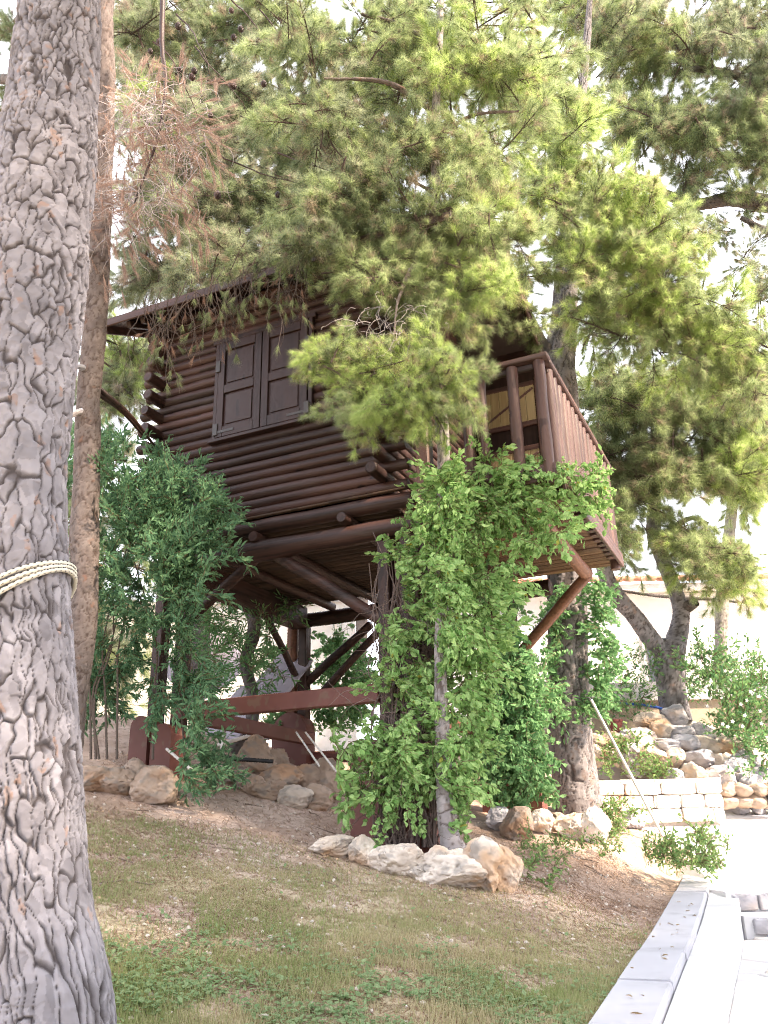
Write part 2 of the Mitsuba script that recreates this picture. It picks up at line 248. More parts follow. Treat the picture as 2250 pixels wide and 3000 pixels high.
def flag(poly, z0, z1, rng):
    pts = np.array(poly.exterior.coords)[:-1]; m = len(pts); c = pts.mean(0); tilt = rng.normal(0, 0.004, 2); rise = rng.normal(0, 0.002)
    inner = c + (pts - c) * (1 - 0.012 / np.maximum(np.linalg.norm(pts - c, axis=1, keepdims=True), 0.05))
    z = lambda q, b: np.column_stack([q, b + rise + (q - c) @ tilt])
    v = np.vstack([z(pts, z0), z(pts, z1 - 0.008), z(inner, z1), [[c[0], c[1], z1 + rise]]]); f = []
    for k in range(m):
        l = (k + 1) % m
        f += [[k, l, m + l], [k, m + l, m + k], [m + k, m + l, 2 * m + l], [m + k, 2 * m + l, 2 * m + k], [2 * m + k, 2 * m + l, 3 * m]]
    return v, np.array(f)
for r in vor.point_region:
    reg = vor.regions[r]
    if -1 in reg or len(reg) < 3: continue
    pg = Polygon(vor.vertices[reg]).buffer(-0.022).buffer(0.012, quad_segs=1).intersection(kl).intersection(Polygon([(1, 2), (6, 2), (6, 7.2), (1, 7.2)]))
    if pg.is_empty or pg.geom_type != 'Polygon' or pg.area < 0.02: continue
    add('path__paving_stone', flag(pg.simplify(0.01), Z0 - 0.05, Z0, rng), 'paver')
one('landing_step', slab(2.70, 9, Y1 + .02, 9.0, Z0 - 0.3, Z1), 'whitepaint', 'lower whitewashed stone step across the path', kind='structure')
one('upper_step', slab(2.72, 9, Y2 + .02, 9.0, Z1 - 0.1, Z2), 'whitepaint', 'upper whitewashed step leading to the landing', kind='structure')
for nm, y, z0, z1, cnt in (('landing_step', Y1, Z0, Z1, 24), ('upper_step', Y2, Z1, Z2, 26)):
    x = 2.75
    while x < 6.2:
        w = rng.uniform(.11, .26); m = trimesh.creation.icosphere(1); v = np.array(m.vertices); v = np.sign(v) * np.abs(v) ** 0.25
        v = v * [w / 2 - .008, .03, (z1 - z0) / 2 - .014] + [x + w / 2, y + rng.uniform(-.006, .006), (z0 + z1) / 2 - .004] + rng.normal(0, .004, v.shape)
        add(nm + '__riser_stone', (v, np.array(m.faces)), 'greystone' if rng.random() < .6 else 'limestone', smooth=40); x += w
# landing rises to the garden wall
lx = np.linspace(2.2, 9, 30); ly = np.linspace(7.95, 12.6, 24); LX, LY = np.meshgrid(lx, ly)
LZ = np.where(LX < 2.9, np.minimum(0, 0), 0) + Z2 + .004 + (LY - 7.95) * 0.165 - np.clip(np.interp(LY, [7.95, 9, 11, 12.6], [3.0, 2.9, 2.5, 2.5]) - LX, 0, 1) * 1.2
li, lj = np.meshgrid(np.arange(23), np.arange(29), indexing='ij'); la = (li * 30 + lj).ravel()
one('landing', (np.column_stack([LX.ravel(), LY.ravel(), LZ.ravel()]), np.stack([la, la + 1, la + 31, la + 30], 1)), 'whitepaint', 'white paved landing rising to the garden wall', kind='structure')

# ---------------------------------------------------------------- tree house
rng = np.random.default_rng(11)
th = thing('tree_house', 'dark reddish brown log cabin with balcony raised on posts among the pines', 'tree house')
def R(*a): return rng.uniform(*a)
UL, UR, PIT, ZB = -2.8, 0.0, 0.106, 4.70
nlog = 26
for i in range(nlog):
    z = ZB + PIT * i; ev = i % 2 == 0
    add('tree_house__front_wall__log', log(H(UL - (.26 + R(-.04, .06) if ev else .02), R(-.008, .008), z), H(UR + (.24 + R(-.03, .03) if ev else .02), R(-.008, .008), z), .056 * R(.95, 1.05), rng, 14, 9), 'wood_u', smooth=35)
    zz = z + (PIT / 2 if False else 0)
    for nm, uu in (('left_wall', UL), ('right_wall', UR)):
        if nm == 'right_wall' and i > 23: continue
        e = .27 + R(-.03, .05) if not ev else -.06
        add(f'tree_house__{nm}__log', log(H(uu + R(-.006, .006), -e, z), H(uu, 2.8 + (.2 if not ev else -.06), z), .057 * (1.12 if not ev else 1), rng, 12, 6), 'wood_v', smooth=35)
for i in range(0, nlog): add('tree_house__back_wall__log', log(H(UL - .1, 2.8, ZB + PIT * i), H(UR + .1, 2.8, ZB + PIT * i), .056, rng, 8, 4), 'wood_u', smooth=35)
# sill log, batten, main beams, joists
add('tree_house__floor__batten', beam(H(-2.6, -.075, 4.632), H(.25, -.075, 4.628), .05, .018), 'underwood')
add('tree_house__floor__sill_log', log(H(-2.7, -.03, 4.53), H(.30, -.03, 4.53), .075, rng, 14, 9), 'wood_u', smooth=35)
add('tree_house__floor__main_beam', log(H(-2.72, -.03, 4.272), H(.5, -.03, 4.272), .098, rng, 16, 11, .25), 'wood_u', smooth=35)
add('tree_house__floor__main_beam', log(H(-2.7, 2.75, 4.27), H(.85, 2.75, 4.27), .095, rng, 12, 7), 'wood_u', smooth=35)
add('tree_house__floor__side_beam', hbox(-2.6, -2.38, .07, 2.62, 4.13, 4.40), 'wood_v')
add('tree_house__floor__side_beam', hbox(-.02, .18, .07, 2.62, 4.18, 4.40), 'wood_v')
for uu, e in ((-.38, -.2), (-1.42, -.13), (-2.1, .12)): add('tree_house__floor__joist', log(H(uu, e, 4.41), H(uu, 2.8, 4.41), .058, rng, 12, 4), 'wood_v', smooth=35)
add('tree_house__floor__joist', log(H(1.35, .02, 4.31), H(1.35, 2.36, 4.26), .075, rng, 12, 6), 'orangewood', smooth=35)
k = 0
for v0 in np.arange(.10, 2.75, .112):
    add('tree_house__floor__floor_log', log(H(-2.72, v0, 4.51 + R(-.006, .006)), H(.1, v0, 4.51 + R(-.006, .006)), .053, rng, 8, 5), 'underwood', smooth=40)
for v0 in np.arange(.0, 2.85, .135):
    add('tree_house__balcony_deck__plank', hbox(.13, 1.66 + R(-.02, .02), v0, v0 + .122, 4.48 + R(-.006, .006), 4.53, .01), 'deckwood')
add('tree_house__balcony_deck__fascia', hbox(1.67, 1.705, .1, 2.8, 4.40, 4.56), 'railwood_v')
add('tree_house__balcony_deck__fascia', hbox(.36, 1.67, -.075, -.04, 4.44, 4.6), 'railwood_u')
# posts, plinths, ties
PG = [(-2.63, .05), (-2.34, .05), (-.04, .05), (.19, .05), (-2.66, 2.72), (-2.48, 2.72), (.12, 2.72), (.34, 2.72)]
for i, (uu, vv) in enumerate(PG):
    g = G(*H(uu, vv, 0)[:2]); rnd = i == 4
    zt = 4.18
    add('tree_house__post', log(H(uu, vv, g - .3), H(uu, vv, zt), .075, rng, 12, 8) if rnd else hbox(uu - .06, uu + .06, vv - .07, vv + .07, g - .3, zt, .01), 'orangewood' if rnd else 'wood_z', smooth=35 if rnd else False)
add('tree_house__post', hbox(-.10, .38, .13, .27, G(*H(.1, .2, 0)[:2]) - .3, 4.17, .012), 'railwood_z')
add('tree_house__post', hbox(.37, .5, -.12, .02, 4.4, 7.3, .012), 'railwood_z')
def plinth(uu, vv, w, h, zb):
    a = np.linspace(0, np.pi, 13); poly = Polygon([(-w / 2, -.5)] + [(-w / 2 * math.cos(t), h - w / 2 + w / 2 * math.sin(t)) for t in a] + [(w / 2, -.5)])
    m = trimesh.creation.extrude_polygon(poly, .22); v = np.array(m.vertices)
    return HC + U * uu + V * (vv - .17) + v[:, :1] * U + v[:, 2:3] * V + np.column_stack([np.zeros((len(v), 2)), v[:, 1] + zb]), np.array(m.faces)
for uu, vv, w, h in ((-2.60, -.05, .22, .5), (-2.30, -.08, .24, .5), (-.16, .02, .34, .85), (.22, .02, .34, .8), (-2.58, 2.7, .5, .6), (.1, 2.66, .34, .8), (.42, 2.66, .36, .7)):
    add('tree_house__plinth', plinth(uu, vv, w, h, G(*H(uu, vv, 0)[:2])), 'redpaint', smooth=30)
add('tree_house__tie_beam', beam(H(-2.36, .0, 2.76), H(-.1, .0, 2.76), .1, .16), 'redpaint')
add('tree_house__tie_beam', beam(H(-2.2, .15, 2.72), H(-2.36, 2.7, 2.72), .1, .15), 'redpaint')
add('tree_house__tie_beam', log(H(-2.4, 2.7, 2.5), H(0.1, 2.7, 2.46), .07, rng, 10, 7), 'redpaint', smooth=35)
add('tree_house__tie_beam', beam(H(.1, .15, 2.6), H(.1, 2.6, 2.6), .1, .14), 'redpaint')
for a, b, r in ((H(-2.34, .05, 3.66), H(-1.48, .02, 4.22), .055), (H(-1.22, .02, 4.22), H(-.08, .05, 3.42), .06), (H(-2.46, 1.72, 4.16), H(-2.5, 2.6, 3.45), .045), (H(-1.5, 2.72, 4.1), H(-2.5, 2.72, 3.4), .055), (H(-1.2, 2.7, 4.15), H(-2.45, 2.78, 3.12), .05),
                (H(-.9, 2.7, 4.15), H(.1, 2.7, 3.4), .05), (H(.1, .9, 4.2), H(.1, .12, 3.5), .05), (H(.1, 1.9, 4.2), H(.12, 2.6, 3.5), .05)):
    add('tree_house__brace', log(a, b, r, rng, 12, 6), 'wood_u', smooth=35)
add('tree_house__brace', log(H(1.38, 2.33, 4.24), H(.42, 2.72, 3.52), .062, rng, 12, 6), 'orangewood', smooth=35)
# balcony railing
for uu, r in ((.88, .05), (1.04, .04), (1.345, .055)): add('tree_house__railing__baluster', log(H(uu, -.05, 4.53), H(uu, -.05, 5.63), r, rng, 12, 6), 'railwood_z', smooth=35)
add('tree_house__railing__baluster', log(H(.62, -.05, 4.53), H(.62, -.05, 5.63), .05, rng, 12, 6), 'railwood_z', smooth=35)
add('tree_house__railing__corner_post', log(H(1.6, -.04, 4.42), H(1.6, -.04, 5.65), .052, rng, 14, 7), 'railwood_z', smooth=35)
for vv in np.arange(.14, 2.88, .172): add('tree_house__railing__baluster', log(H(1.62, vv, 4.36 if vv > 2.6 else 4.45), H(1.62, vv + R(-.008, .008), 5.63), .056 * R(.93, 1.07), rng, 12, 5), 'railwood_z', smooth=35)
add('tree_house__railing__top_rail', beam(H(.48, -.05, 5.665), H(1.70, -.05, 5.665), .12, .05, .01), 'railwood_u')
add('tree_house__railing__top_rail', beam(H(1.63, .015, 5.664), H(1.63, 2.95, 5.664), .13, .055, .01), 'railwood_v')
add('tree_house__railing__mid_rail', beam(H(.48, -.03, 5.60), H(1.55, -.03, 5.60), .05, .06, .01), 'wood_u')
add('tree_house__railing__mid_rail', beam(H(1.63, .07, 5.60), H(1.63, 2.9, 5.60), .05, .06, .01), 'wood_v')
# back wall of the balcony with the beige boarded door
add('tree_house__porch_wall', hbox(.05, 1.0, 2.74, 2.80, 4.55, 7.5), 'shutter')
dkey = 'tree_house__door'
add(dkey + '__frame', hbox(.08, .16, 2.70, 2.735, 4.6, 7.05), 'railwood_z'); add(dkey + '__frame', hbox(.88, .95, 2.70, 2.735, 4.6, 7.05), 'railwood_z')
for z0, z1, m in ((4.65, 5.5, 'beige'), (5.55, 6.05, 'beige'), (6.45, 6.95, 'beige')):
    for q in range(6): add(dkey + '__board', hbox(.165 + q * .118, .165 + q * .118 + .114, 2.71, 2.735, z0, z1, .004), m)
    add(dkey + '__cross_bar', beam(H(.18, 2.705, z0 + .05), H(.86, 2.705, z1 - .05), .012, .03, .003), 'railwood_u')
for z in (5.525, 6.08, 6.42, 6.98): add(dkey + '__rail', hbox(.165, .875, 2.705, 2.737, z - .035, z + .035), 'railwood_u')
# shutters
add('tree_house__window_frame', hbox(-2.02, -1.97, -.10, -.02, 5.6, 6.84), 'shutter'); add('tree_house__window_frame', hbox(-.82, -.77, -.10, -.02, 5.6, 6.84), 'shutter')
add('tree_house__window_frame', hbox(-2.06, -.73, -.105, -.02, 6.80, 6.86), 'shutter'); add('tree_house__window_frame', hbox(-2.06, -.70, -.125, -.02, 5.575, 5.615), 'shutter')
for a, b in ((-1.965, -1.402), (-1.392, -.825)):
    sh = add('tree_house__shutter', hbox(a + .02, b - .02, -.088, -.07, 5.64, 6.78), 'shutter')
    for x0, x1, z0, z1 in ((a, a + .085, 5.625, 6.795), (b - .085, b, 5.625, 6.795), (a + .087, b - .087, 5.625, 5.745), (a + .087, b - .087, 6.15, 6.25), (a + .087, b - .087, 6.69, 6.795)):
        add(sh + '__rail', hbox(x0, x1, -.112, -.085, z0, z1, .004), 'shutter')
    for z0, z1 in ((5.775, 6.125), (6.28, 6.66)): add(sh + '__panel', hbox(a + .115, b - .115, -.1, -.086, z0, z1, .008), 'shutter')
    hx = a if a < -1.5 else b
    for z in (5.72, 6.5):
        add(sh + '__hinge', hbox(hx - .03, hx + .03, -.125, -.108, z - .07, z + .07, .003), 'iron'); 
    add(sh + '__hinge', hbox(min(hx, hx + (.24 if a < -1.5 else -.24)), max(hx, hx + (.24 if a < -1.5 else -.24)), -.118, -.1125, 5.67, 5.70, .002), 'iron')
# roof: ridge along u, boards visible from below at the eave
def roof_quad(u0, u1, v0, z0, v1, z1, th_):
    n = nrm(np.array([0, -(z1 - z0), v1 - v0])); pts = []
    for uu in (u0, u1):
        for v_, z_ in ((v0, z0), (v1, z1)):
            for t in (0, th_): pts.append(H(uu, v_ + n[1] * t, z_ + n[2] * t))
    m = trimesh.convex.convex_hull(np.array(pts)); return np.array(m.vertices), np.array(m.faces)
RZ, RV, EZ, EV = 8.12, 1.4, 7.20, -.5
for q in range(26):
    u0 = -3.3 + q * .165; add('tree_house__roof__board', roof_quad(u0, u0 + .16, EV + R(-.01, .01), EZ, RV, RZ, .03), 'wood_v')
add('tree_house__roof__covering', roof_quad(-3.34, 1.02, EV - .04, EZ + .015, RV + .02, RZ + .035, .03), 'roofing')
add('tree_house__roof__covering', roof_quad(-3.34, 1.02, 2 * RV - EV + .04, EZ + .0, RV + .02, RZ + .035, -.03), 'roofing')
add('tree_house__roof__fascia', beam(H(-3.34, EV - .055, EZ + .0), H(1.02, EV - .055, EZ - .06), .025, .1), 'wood_u')
for uu in (-3.0, -2.8, -1.9, -1.0, -.1, .8): add('tree_house__roof__rafter', beam(H(uu, EV + .03, EZ - .045), H(uu, RV, RZ - .045), .06, .08), 'wood_v')
for uu in (-3.32, 1.0): add('tree_house__roof__barge_board', beam(H(uu, EV, EZ - .02), H(uu, RV, RZ - .02), .025, .14), 'railwood_v'); add('tree_house__roof__barge_board', beam(H(uu, 2 * RV - EV, EZ - .02), H(uu, RV, RZ - .02), .025, .14), 'railwood_v')
for q in range(22):  # gable boards above the side walls
    v0 = .02 + q * .126; zt = RZ - .1 - abs(v0 + .06 - RV) * (RZ - EZ) / (RV - EV)
    for uu in (UL, UR): add('tree_house__gable__board', hbox(uu - .02, uu + .02, v0, v0 + .12, 7.12, max(zt, 7.2)), 'railwood_z')

# ---------------------------------------------------------------- buildings and walls behind
wh = thing('white_house', 'white rendered house behind the pines with terracotta tiled eaves', 'house')
def wbox(x0, x1, y0, y1, z0, z1, ch=.01):
    return trimesh_box(np.array([x0, y0, z0]), np.array([x1, y1, z1]))
def trimesh_box(a, b):
    m = trimesh.creation.box(b - a); m.apply_translation((a + b) / 2); return np.array(m.vertices), np.array(m.faces)
hl, hr = at(1120, 1280, 20), at(1659, 1262, 20); HZ = hl[2]
add('white_house__wall', wbox(hl[0] - 2, 17, 20.3, 28, 1.5, HZ - .02), 'plaster')
add('white_house__roof__deck', wbox(hl[0] - 2.4, 17.4, 19.9, 28.4, HZ, HZ + .12), 'plaster')
def halfpipe(p0, p1, r, up, sides=6):
    t = nrm(p1 - p0); s = nrm(np.cross(t, up)); n = np.cross(s, t); a = np.linspace(0, np.pi, sides + 1)
    ring = lambda p, q: p + q * (np.cos(a)[:, None] * s + np.sin(a)[:, None] * n)
    v = np.vstack([ring(p0, r), ring(p1, r * .85), ring(p0, r * .8), ring(p1, r * .66)]); m = sides + 1; f = []
    for k in range(sides): f += [[k, k + 1, m + k + 1], [k, m + k + 1, m + k], [2 * m + k + 1, 2 * m + k, 3 * m + k], [2 * m + k + 1, 3 * m + k, 3 * m + k + 1], [k + 1, k, 2 * m + k], [k + 1, 2 * m + k, 2 * m + k + 1]]
    return v, np.array(f)
x = hl[0] - 2.3
while x < 13:
    for rr in range(3):
        y0 = 19.78 + rr * .4; add('white_house__roof__tile', halfpipe(np.array([x + R(-.01, .01), y0, HZ + .14 + rr * .13]), np.array([x, y0 + .46, HZ + .28 + rr * .13]), .12, np.array([0, 0, 1.0])), 'tile', smooth=40)
    x += .27
add('white_house__plinth', wbox(3.2, 15, 19.2, 20.28, 1.5, 3.9), 'beigewall')
for wx in (6.1, 9.6, 12.4):
    wk = add('white_house__window', wbox(wx, wx + 1.0, 20.22, 20.29, 4.6, 5.9), 'whitepaint'); add(wk + '__pane', wbox(wx + .08, wx + .92, 20.19, 20.21, 4.68, 5.82), 'glassdark')
gw = thing('garden_wall', 'low white parapet wall with a beige base behind the rockery', 'wall')
a, b = at(1270, 1478, 14.5), at(1440, 1478, 14.5)
add('garden_wall__coping', wbox(a[0] - 1.6, b[0] + 3.2, 14.4, 14.75, a[2] - .30, a[2]), 'whitepaint'); add('garden_wall__base', wbox(a[0] - 1.55, b[0] + 3.15, 14.48, 14.7, 1.8, a[2] - .30), 'beigewall')
lw = thing('white_yard_wall', 'bright white yard wall glimpsed under the tree house on the left', 'wall')
a = at(190, 1390, 16); b = at(620, 1390, 16)
add('white_yard_wall__wall', wbox(a[0] - 3, b[0] + 1.3, 16.0, 16.3, 2, a[2] + .7), 'plaster'); add('white_yard_wall__coping', wbox(a[0] - 3.05, b[0] + 1.35, 15.95, 16.35, a[2] + .7, a[2] + .78), 'whitepaint')

# ---------------------------------------------------------------- rocks
ICO = {k: (np.array(m.vertices), np.array(m.faces)) for k, m in ((k, trimesh.creation.icosphere(k)) for k in (2, 3, 4))}
def rock(c, size, seed, rot=0.0, lvl=4, cuts=7, rgh=.16, holes=0):
    r = np.random.default_rng(seed); v, f = ICO[lvl]; v = v.copy(); o = r.uniform(0, 50, 3)
    for _ in range(cuts):
        n = nrm(r.normal(0, 1, 3)); d = r.uniform(.55, .85); e = v @ n - d; v = v - np.where(e > 0, e, 0)[:, None] * n * .92
    n = nrm(v); v = v * (1 + rgh * (meshkit.fbm(v * 1.7 + o, 4, seed) - .5)[:, None] * 2)
    rd = 1 - np.abs(2 * meshkit.fbm(v * 3.2 + o, 3, seed + 1) - 1); pit = np.clip((meshkit.fbm(v * 5.5 + o, 2, seed + 2) - .6) / .2, 0, 1)
    v = v + n * (.16 * (rd - .7) - .13 * pit + .1 * (meshkit.fbm(v * 9 + o, 3, seed + 3) - .5))[:, None]
    for _ in range(holes):
        h = nrm(r.normal(0, 1, 3) * [1, .6, 1] + [0, -.5, .1]); k = np.exp(-((nrm(v) - h) ** 2).sum(1) / .03); v = v - n * (.3 * k)[:, None]
    v = v * np.asarray(size); c_, s_ = math.cos(rot), math.sin(rot)
    v = np.column_stack([v[:, 0] * c_ - v[:, 1] * s_, v[:, 0] * s_ + v[:, 1] * c_, v[:, 2]])
    return v + np.asarray(c), f
def put_rock(px, py, Y, w, h, d, seed, mat, label, group=None, rot=0.0, lvl=4, holes=0, name='rock', **k):
    """px, py: the middle of its foot in the photo; it stands on the ground there, sunk a little."""
    p = at(px, py, Y); z = G(p[0], p[1]); w, h = (w * .9, h * .72) if seed < 20 else (w * .95, h * .88)
    one(name, rock((p[0], p[1], z + h * .38), (w / 2, d / 2, h * .62), seed, rot, lvl, holes=holes, **k), mat, label, 'rock', group, smooth=50)
for t in (  # the ring of pale rocks round the front post, left to right
    (725, 1868, 6.9, .44, .20, .3, 1, 'limestone', 'flat tan rock at the left end of the row before the front post'), (785, 1872, 6.75, .26, .27, .24, 2, 'limestone', 'small upright cream rock second from the left in the front row'),
    (855, 1885, 6.6, .46, .31, .34, 3, 'limestone', 'pitted grey-cream block third from the left before the front post'), (912, 1893, 6.5, .24, .12, .2, 4, 'limestone', 'low grey rock lying before the pitted block'),
    (940, 1875, 6.55, .30, .30, .26, 5, 'limestone', 'orange-stained rock beside the foot of the thin pine'), (985, 1905, 6.4, .62, .27, .38, 6, 'limestone', 'broad white sunlit boulder before the thin pine'),
    (1045, 1892, 6.45, .36, .46, .32, 7, 'limestone', 'tall white holed rock right of the thin pine', None, .3, 4, 3), (1093, 1880, 6.5, .28, .42, .26, 8, 'limestone', 'narrow holed rock at the right end of the front row', None, .1, 4, 3),
    (1005, 1880, 6.65, .4, .3, .3, 9, 'limestone', 'cream rock behind the broad white boulder')): put_rock(*t)
for t in (  # behind, at the second post and the ivy trunk
    (1080, 1785, 8.9, .3, .26, .26, 20, 'greystone', 'pinkish grey rock left of the ochre rock'), (1122, 1812, 8.6, .38, .36, .3, 21, 'tanstone', 'ochre rock before the rear vine covered post'), (1170, 1795, 9.0, .3, .26, .26, 22, 'limestone', 'small pinkish rock right of the ochre rock'),
    (1238, 1815, 9.0, .42, .3, .3, 23, 'limestone', 'cream rock half hidden by weeds before the ivy trunk'), (1290, 1815, 8.9, .3, .36, .28, 24, 'whitestone', 'rounded white rock at the foot of the ivy trunk'), (1205, 1800, 9.3, .26, .2, .22, 25, 'tanstone', 'small tan rock among weeds before the ivy trunk'),
    (1372, 1805, 10.0, .26, .22, .22, 26, 'greystone', 'small grey rock beside the leaning pole foot'), (1340, 1808, 9.8, .22, .16, .2, 27, 'limestone', 'low pale rock between shrub and pole foot')): put_rock(*t)
for t in (  # left terrace rocks under the tree house
    (205, 1668, 7.7, .5, .26, .3, 40, 'tanstone', 'flat brown earth-coloured rock right of the thin left pine'), (255, 1672, 7.7, .36, .24, .3, 41, 'tanstone', 'low reddish rock at the foot of the left bank'), (302, 1640, 7.9, .34, .32, .3, 42, 'tanstone', 'tan rock leaning before the left red plinth'),
    (335, 1690, 7.6, .42, .34, .34, 43, 'tanstone', 'large pinkish tan rock before the red plinths'), (352, 1655, 7.9, .34, .26, .3, 44, 'tanstone', 'small tan rock resting on the large pinkish tan rock'), (545, 1640, 9.0, .5, .5, .34, 45, 'tanstone', 'big rounded ochre boulder under the tree house'),
    (610, 1668, 8.8, .55, .3, .36, 46, 'tanstone', 'wide reddish rock with a sharp edge under the tree house'), (540, 1690, 8.6, .36, .2, .3, 47, 'tanstone', 'orange rock at the left end of the stone heap'), (585, 1700, 8.5, .4, .2, .3, 48, 'tanstone', 'flat pale-topped rock in the stone heap'),
    (640, 1712, 8.45, .4, .22, .3, 49, 'limestone', 'pitted cream rock at the front of the stone heap'), (682, 1700, 8.5, .36, .24, .3, 50, 'tanstone', 'rough brown rock at the right end of the stone heap'), (505, 1668, 8.8, .4, .2, .3, 51, 'tanstone', 'flat rock behind the fallen branch'),
    (665, 1655, 8.9, .4, .34, .3, 52, 'tanstone', 'upright tan rock under the tie beams'), (705, 1640, 8.9, .4, .44, .3, 53, 'tanstone', 'tall shaded rock beside the front post vines'), (600, 1620, 9.4, .36, .36, .3, 54, 'tanstone', 'tan rock behind the wide reddish rock')): put_rock(*t)
# dry stone rockery on the right, each stone a part
rk = thing('rockery_wall', 'bank of stacked grey and tan stones below the forked pine', 'stone wall')
rng = np.random.default_rng(21); k = 0
rows = [(1555, 1370, 1475, 13.2), (1585, 1345, 1535, 13.0), (1615, 1350, 1575, 12.75), (1645, 1385, 1610, 12.5), (1675, 1430, 1630, 12.2), (1705, 1545, 1640, 12.0), (1728, 1560, 1700, 11.8)]
for (py, x0, x1, Y) in rows:
    x = x0 + R(0, 12)
    while x < x1:
        w = R(34, 74); p = at(x + w / 2, py + R(-7, 7), Y); ww = w / 1843 * Y * 1.1
        add('rockery_wall__stone', rock(p, (ww * .62, .22, R(.15, .23)), 500 + k, R(-.3, .3), 3, 13, .1), ('greystone', 'greystone', 'greystone', 'greystone', 'limestone', 'greystone', 'greystone')[rng.integers(7)], smooth=40); k += 1; x += w * .92
bk = np.array([at(1290, 1760, 12.2), at(1700, 1760, 12.0), at(1700, 1600, 13.6), at(1470, 1552, 13.8), at(1290, 1600, 13.8)]); 
add('rockery_wall__fill', (np.vstack([bk, bk + [0, 1.2, -.5]]), np.array([[0, 1, 2], [0, 2, 3], [0, 3, 4], [5, 7, 6], [5, 8, 7], [5, 9, 8]])), 'mortar')
bw = thing('stone_block_wall', 'low sunlit wall of pale stones at the back of the landing', 'stone wall')
pa, pb = at(1300, 1690, 11.0), at(1552, 1700, 11.0); zt = pa[2]; zb = at(1420, 1768, 11.0)[2] - .05
add('stone_block_wall__core', wbox(pa[0] - .25, pb[0] - .03, 11.06, 11.6, zb - .3, zt - .03), 'mortar')
for i in range(3):
    x = pa[0] - .2
    while x < pb[0]:
        w = min(R(.22, .5), pb[0] + .02 - x)
        if w < .06: break
        hh = (zt - zb) / 3; m = ICO[2]; v = np.sign(m[0]) * np.abs(m[0]) ** .22; v = v * [w / 2 - .005, .09, hh / 2 - .005] + rng.normal(0, .006, v.shape) + [x + w / 2, 11.04 + R(-.012, .012), zb + hh * (i + .5)]
        add('stone_block_wall__stone', (v, m[1]), 'whitestone', smooth=40); x += w
for i, x in enumerate(np.arange(pa[0] - .1, pb[0], .42)): add('stone_block_wall__coping', trimesh_box(np.array([x - .1, 10.96, zt - .028]), np.array([min(x + .31, pb[0] + .03), 11.62, zt + .02 + .004 * (i % 2)])), 'whitestone')
put_rock(1318, 1725, 11.35, .42, .85, .3, 71, 'whitestone', 'tall white rendered rock right of the ivy trunk', lvl=3)
for px, py, Y, w, h, sd, mt, lb in ((1285, 1607, 13, .5, .3, 72, 'tanstone', 'tan rock on the terrace left of the rockery'), (1320, 1605, 13, .55, .32, 73, 'tanstone', 'rounded brown rock beside the red pot'), (1372, 1640, 12.6, .36, .6, 74, 'greystone', 'upright grey stone at the left edge of the rockery'),
                                    (1345, 1600, 13, .3, .2, 75, 'greystone', 'small grey stone under the terrace shrub')):
    p = at(px, py, Y); one('rock', rock(p, (w / 2, .2, h / 2), sd), mt, lb, 'rock', smooth=50)
tw = thing('terrace_wall', 'short course of cream blocks left of the rockery', 'stone wall')
for i in range(5):
    p = at(1268 + i * 22, 1632, 12.7); add('terrace_wall__stone', rock(p, (.105, .12, .17), 90 + i, 0, 2, 6, .08), 'limestone', smooth=40)
pt = thing('boundary_wall', 'dark stone wall stub at the right edge of the landing', 'stone wall')
for i in range(4):
    for j in range(2):
        p = at(1572 + i * 32, 1732 - j * 26, 11.4); add('boundary_wall__stone', rock(p, (.13, .16, .1), 95 + i * 2 + j, 0, 2, 6, .1), 'tanstone', smooth=40)
p = at(1305, 1730, 11); 

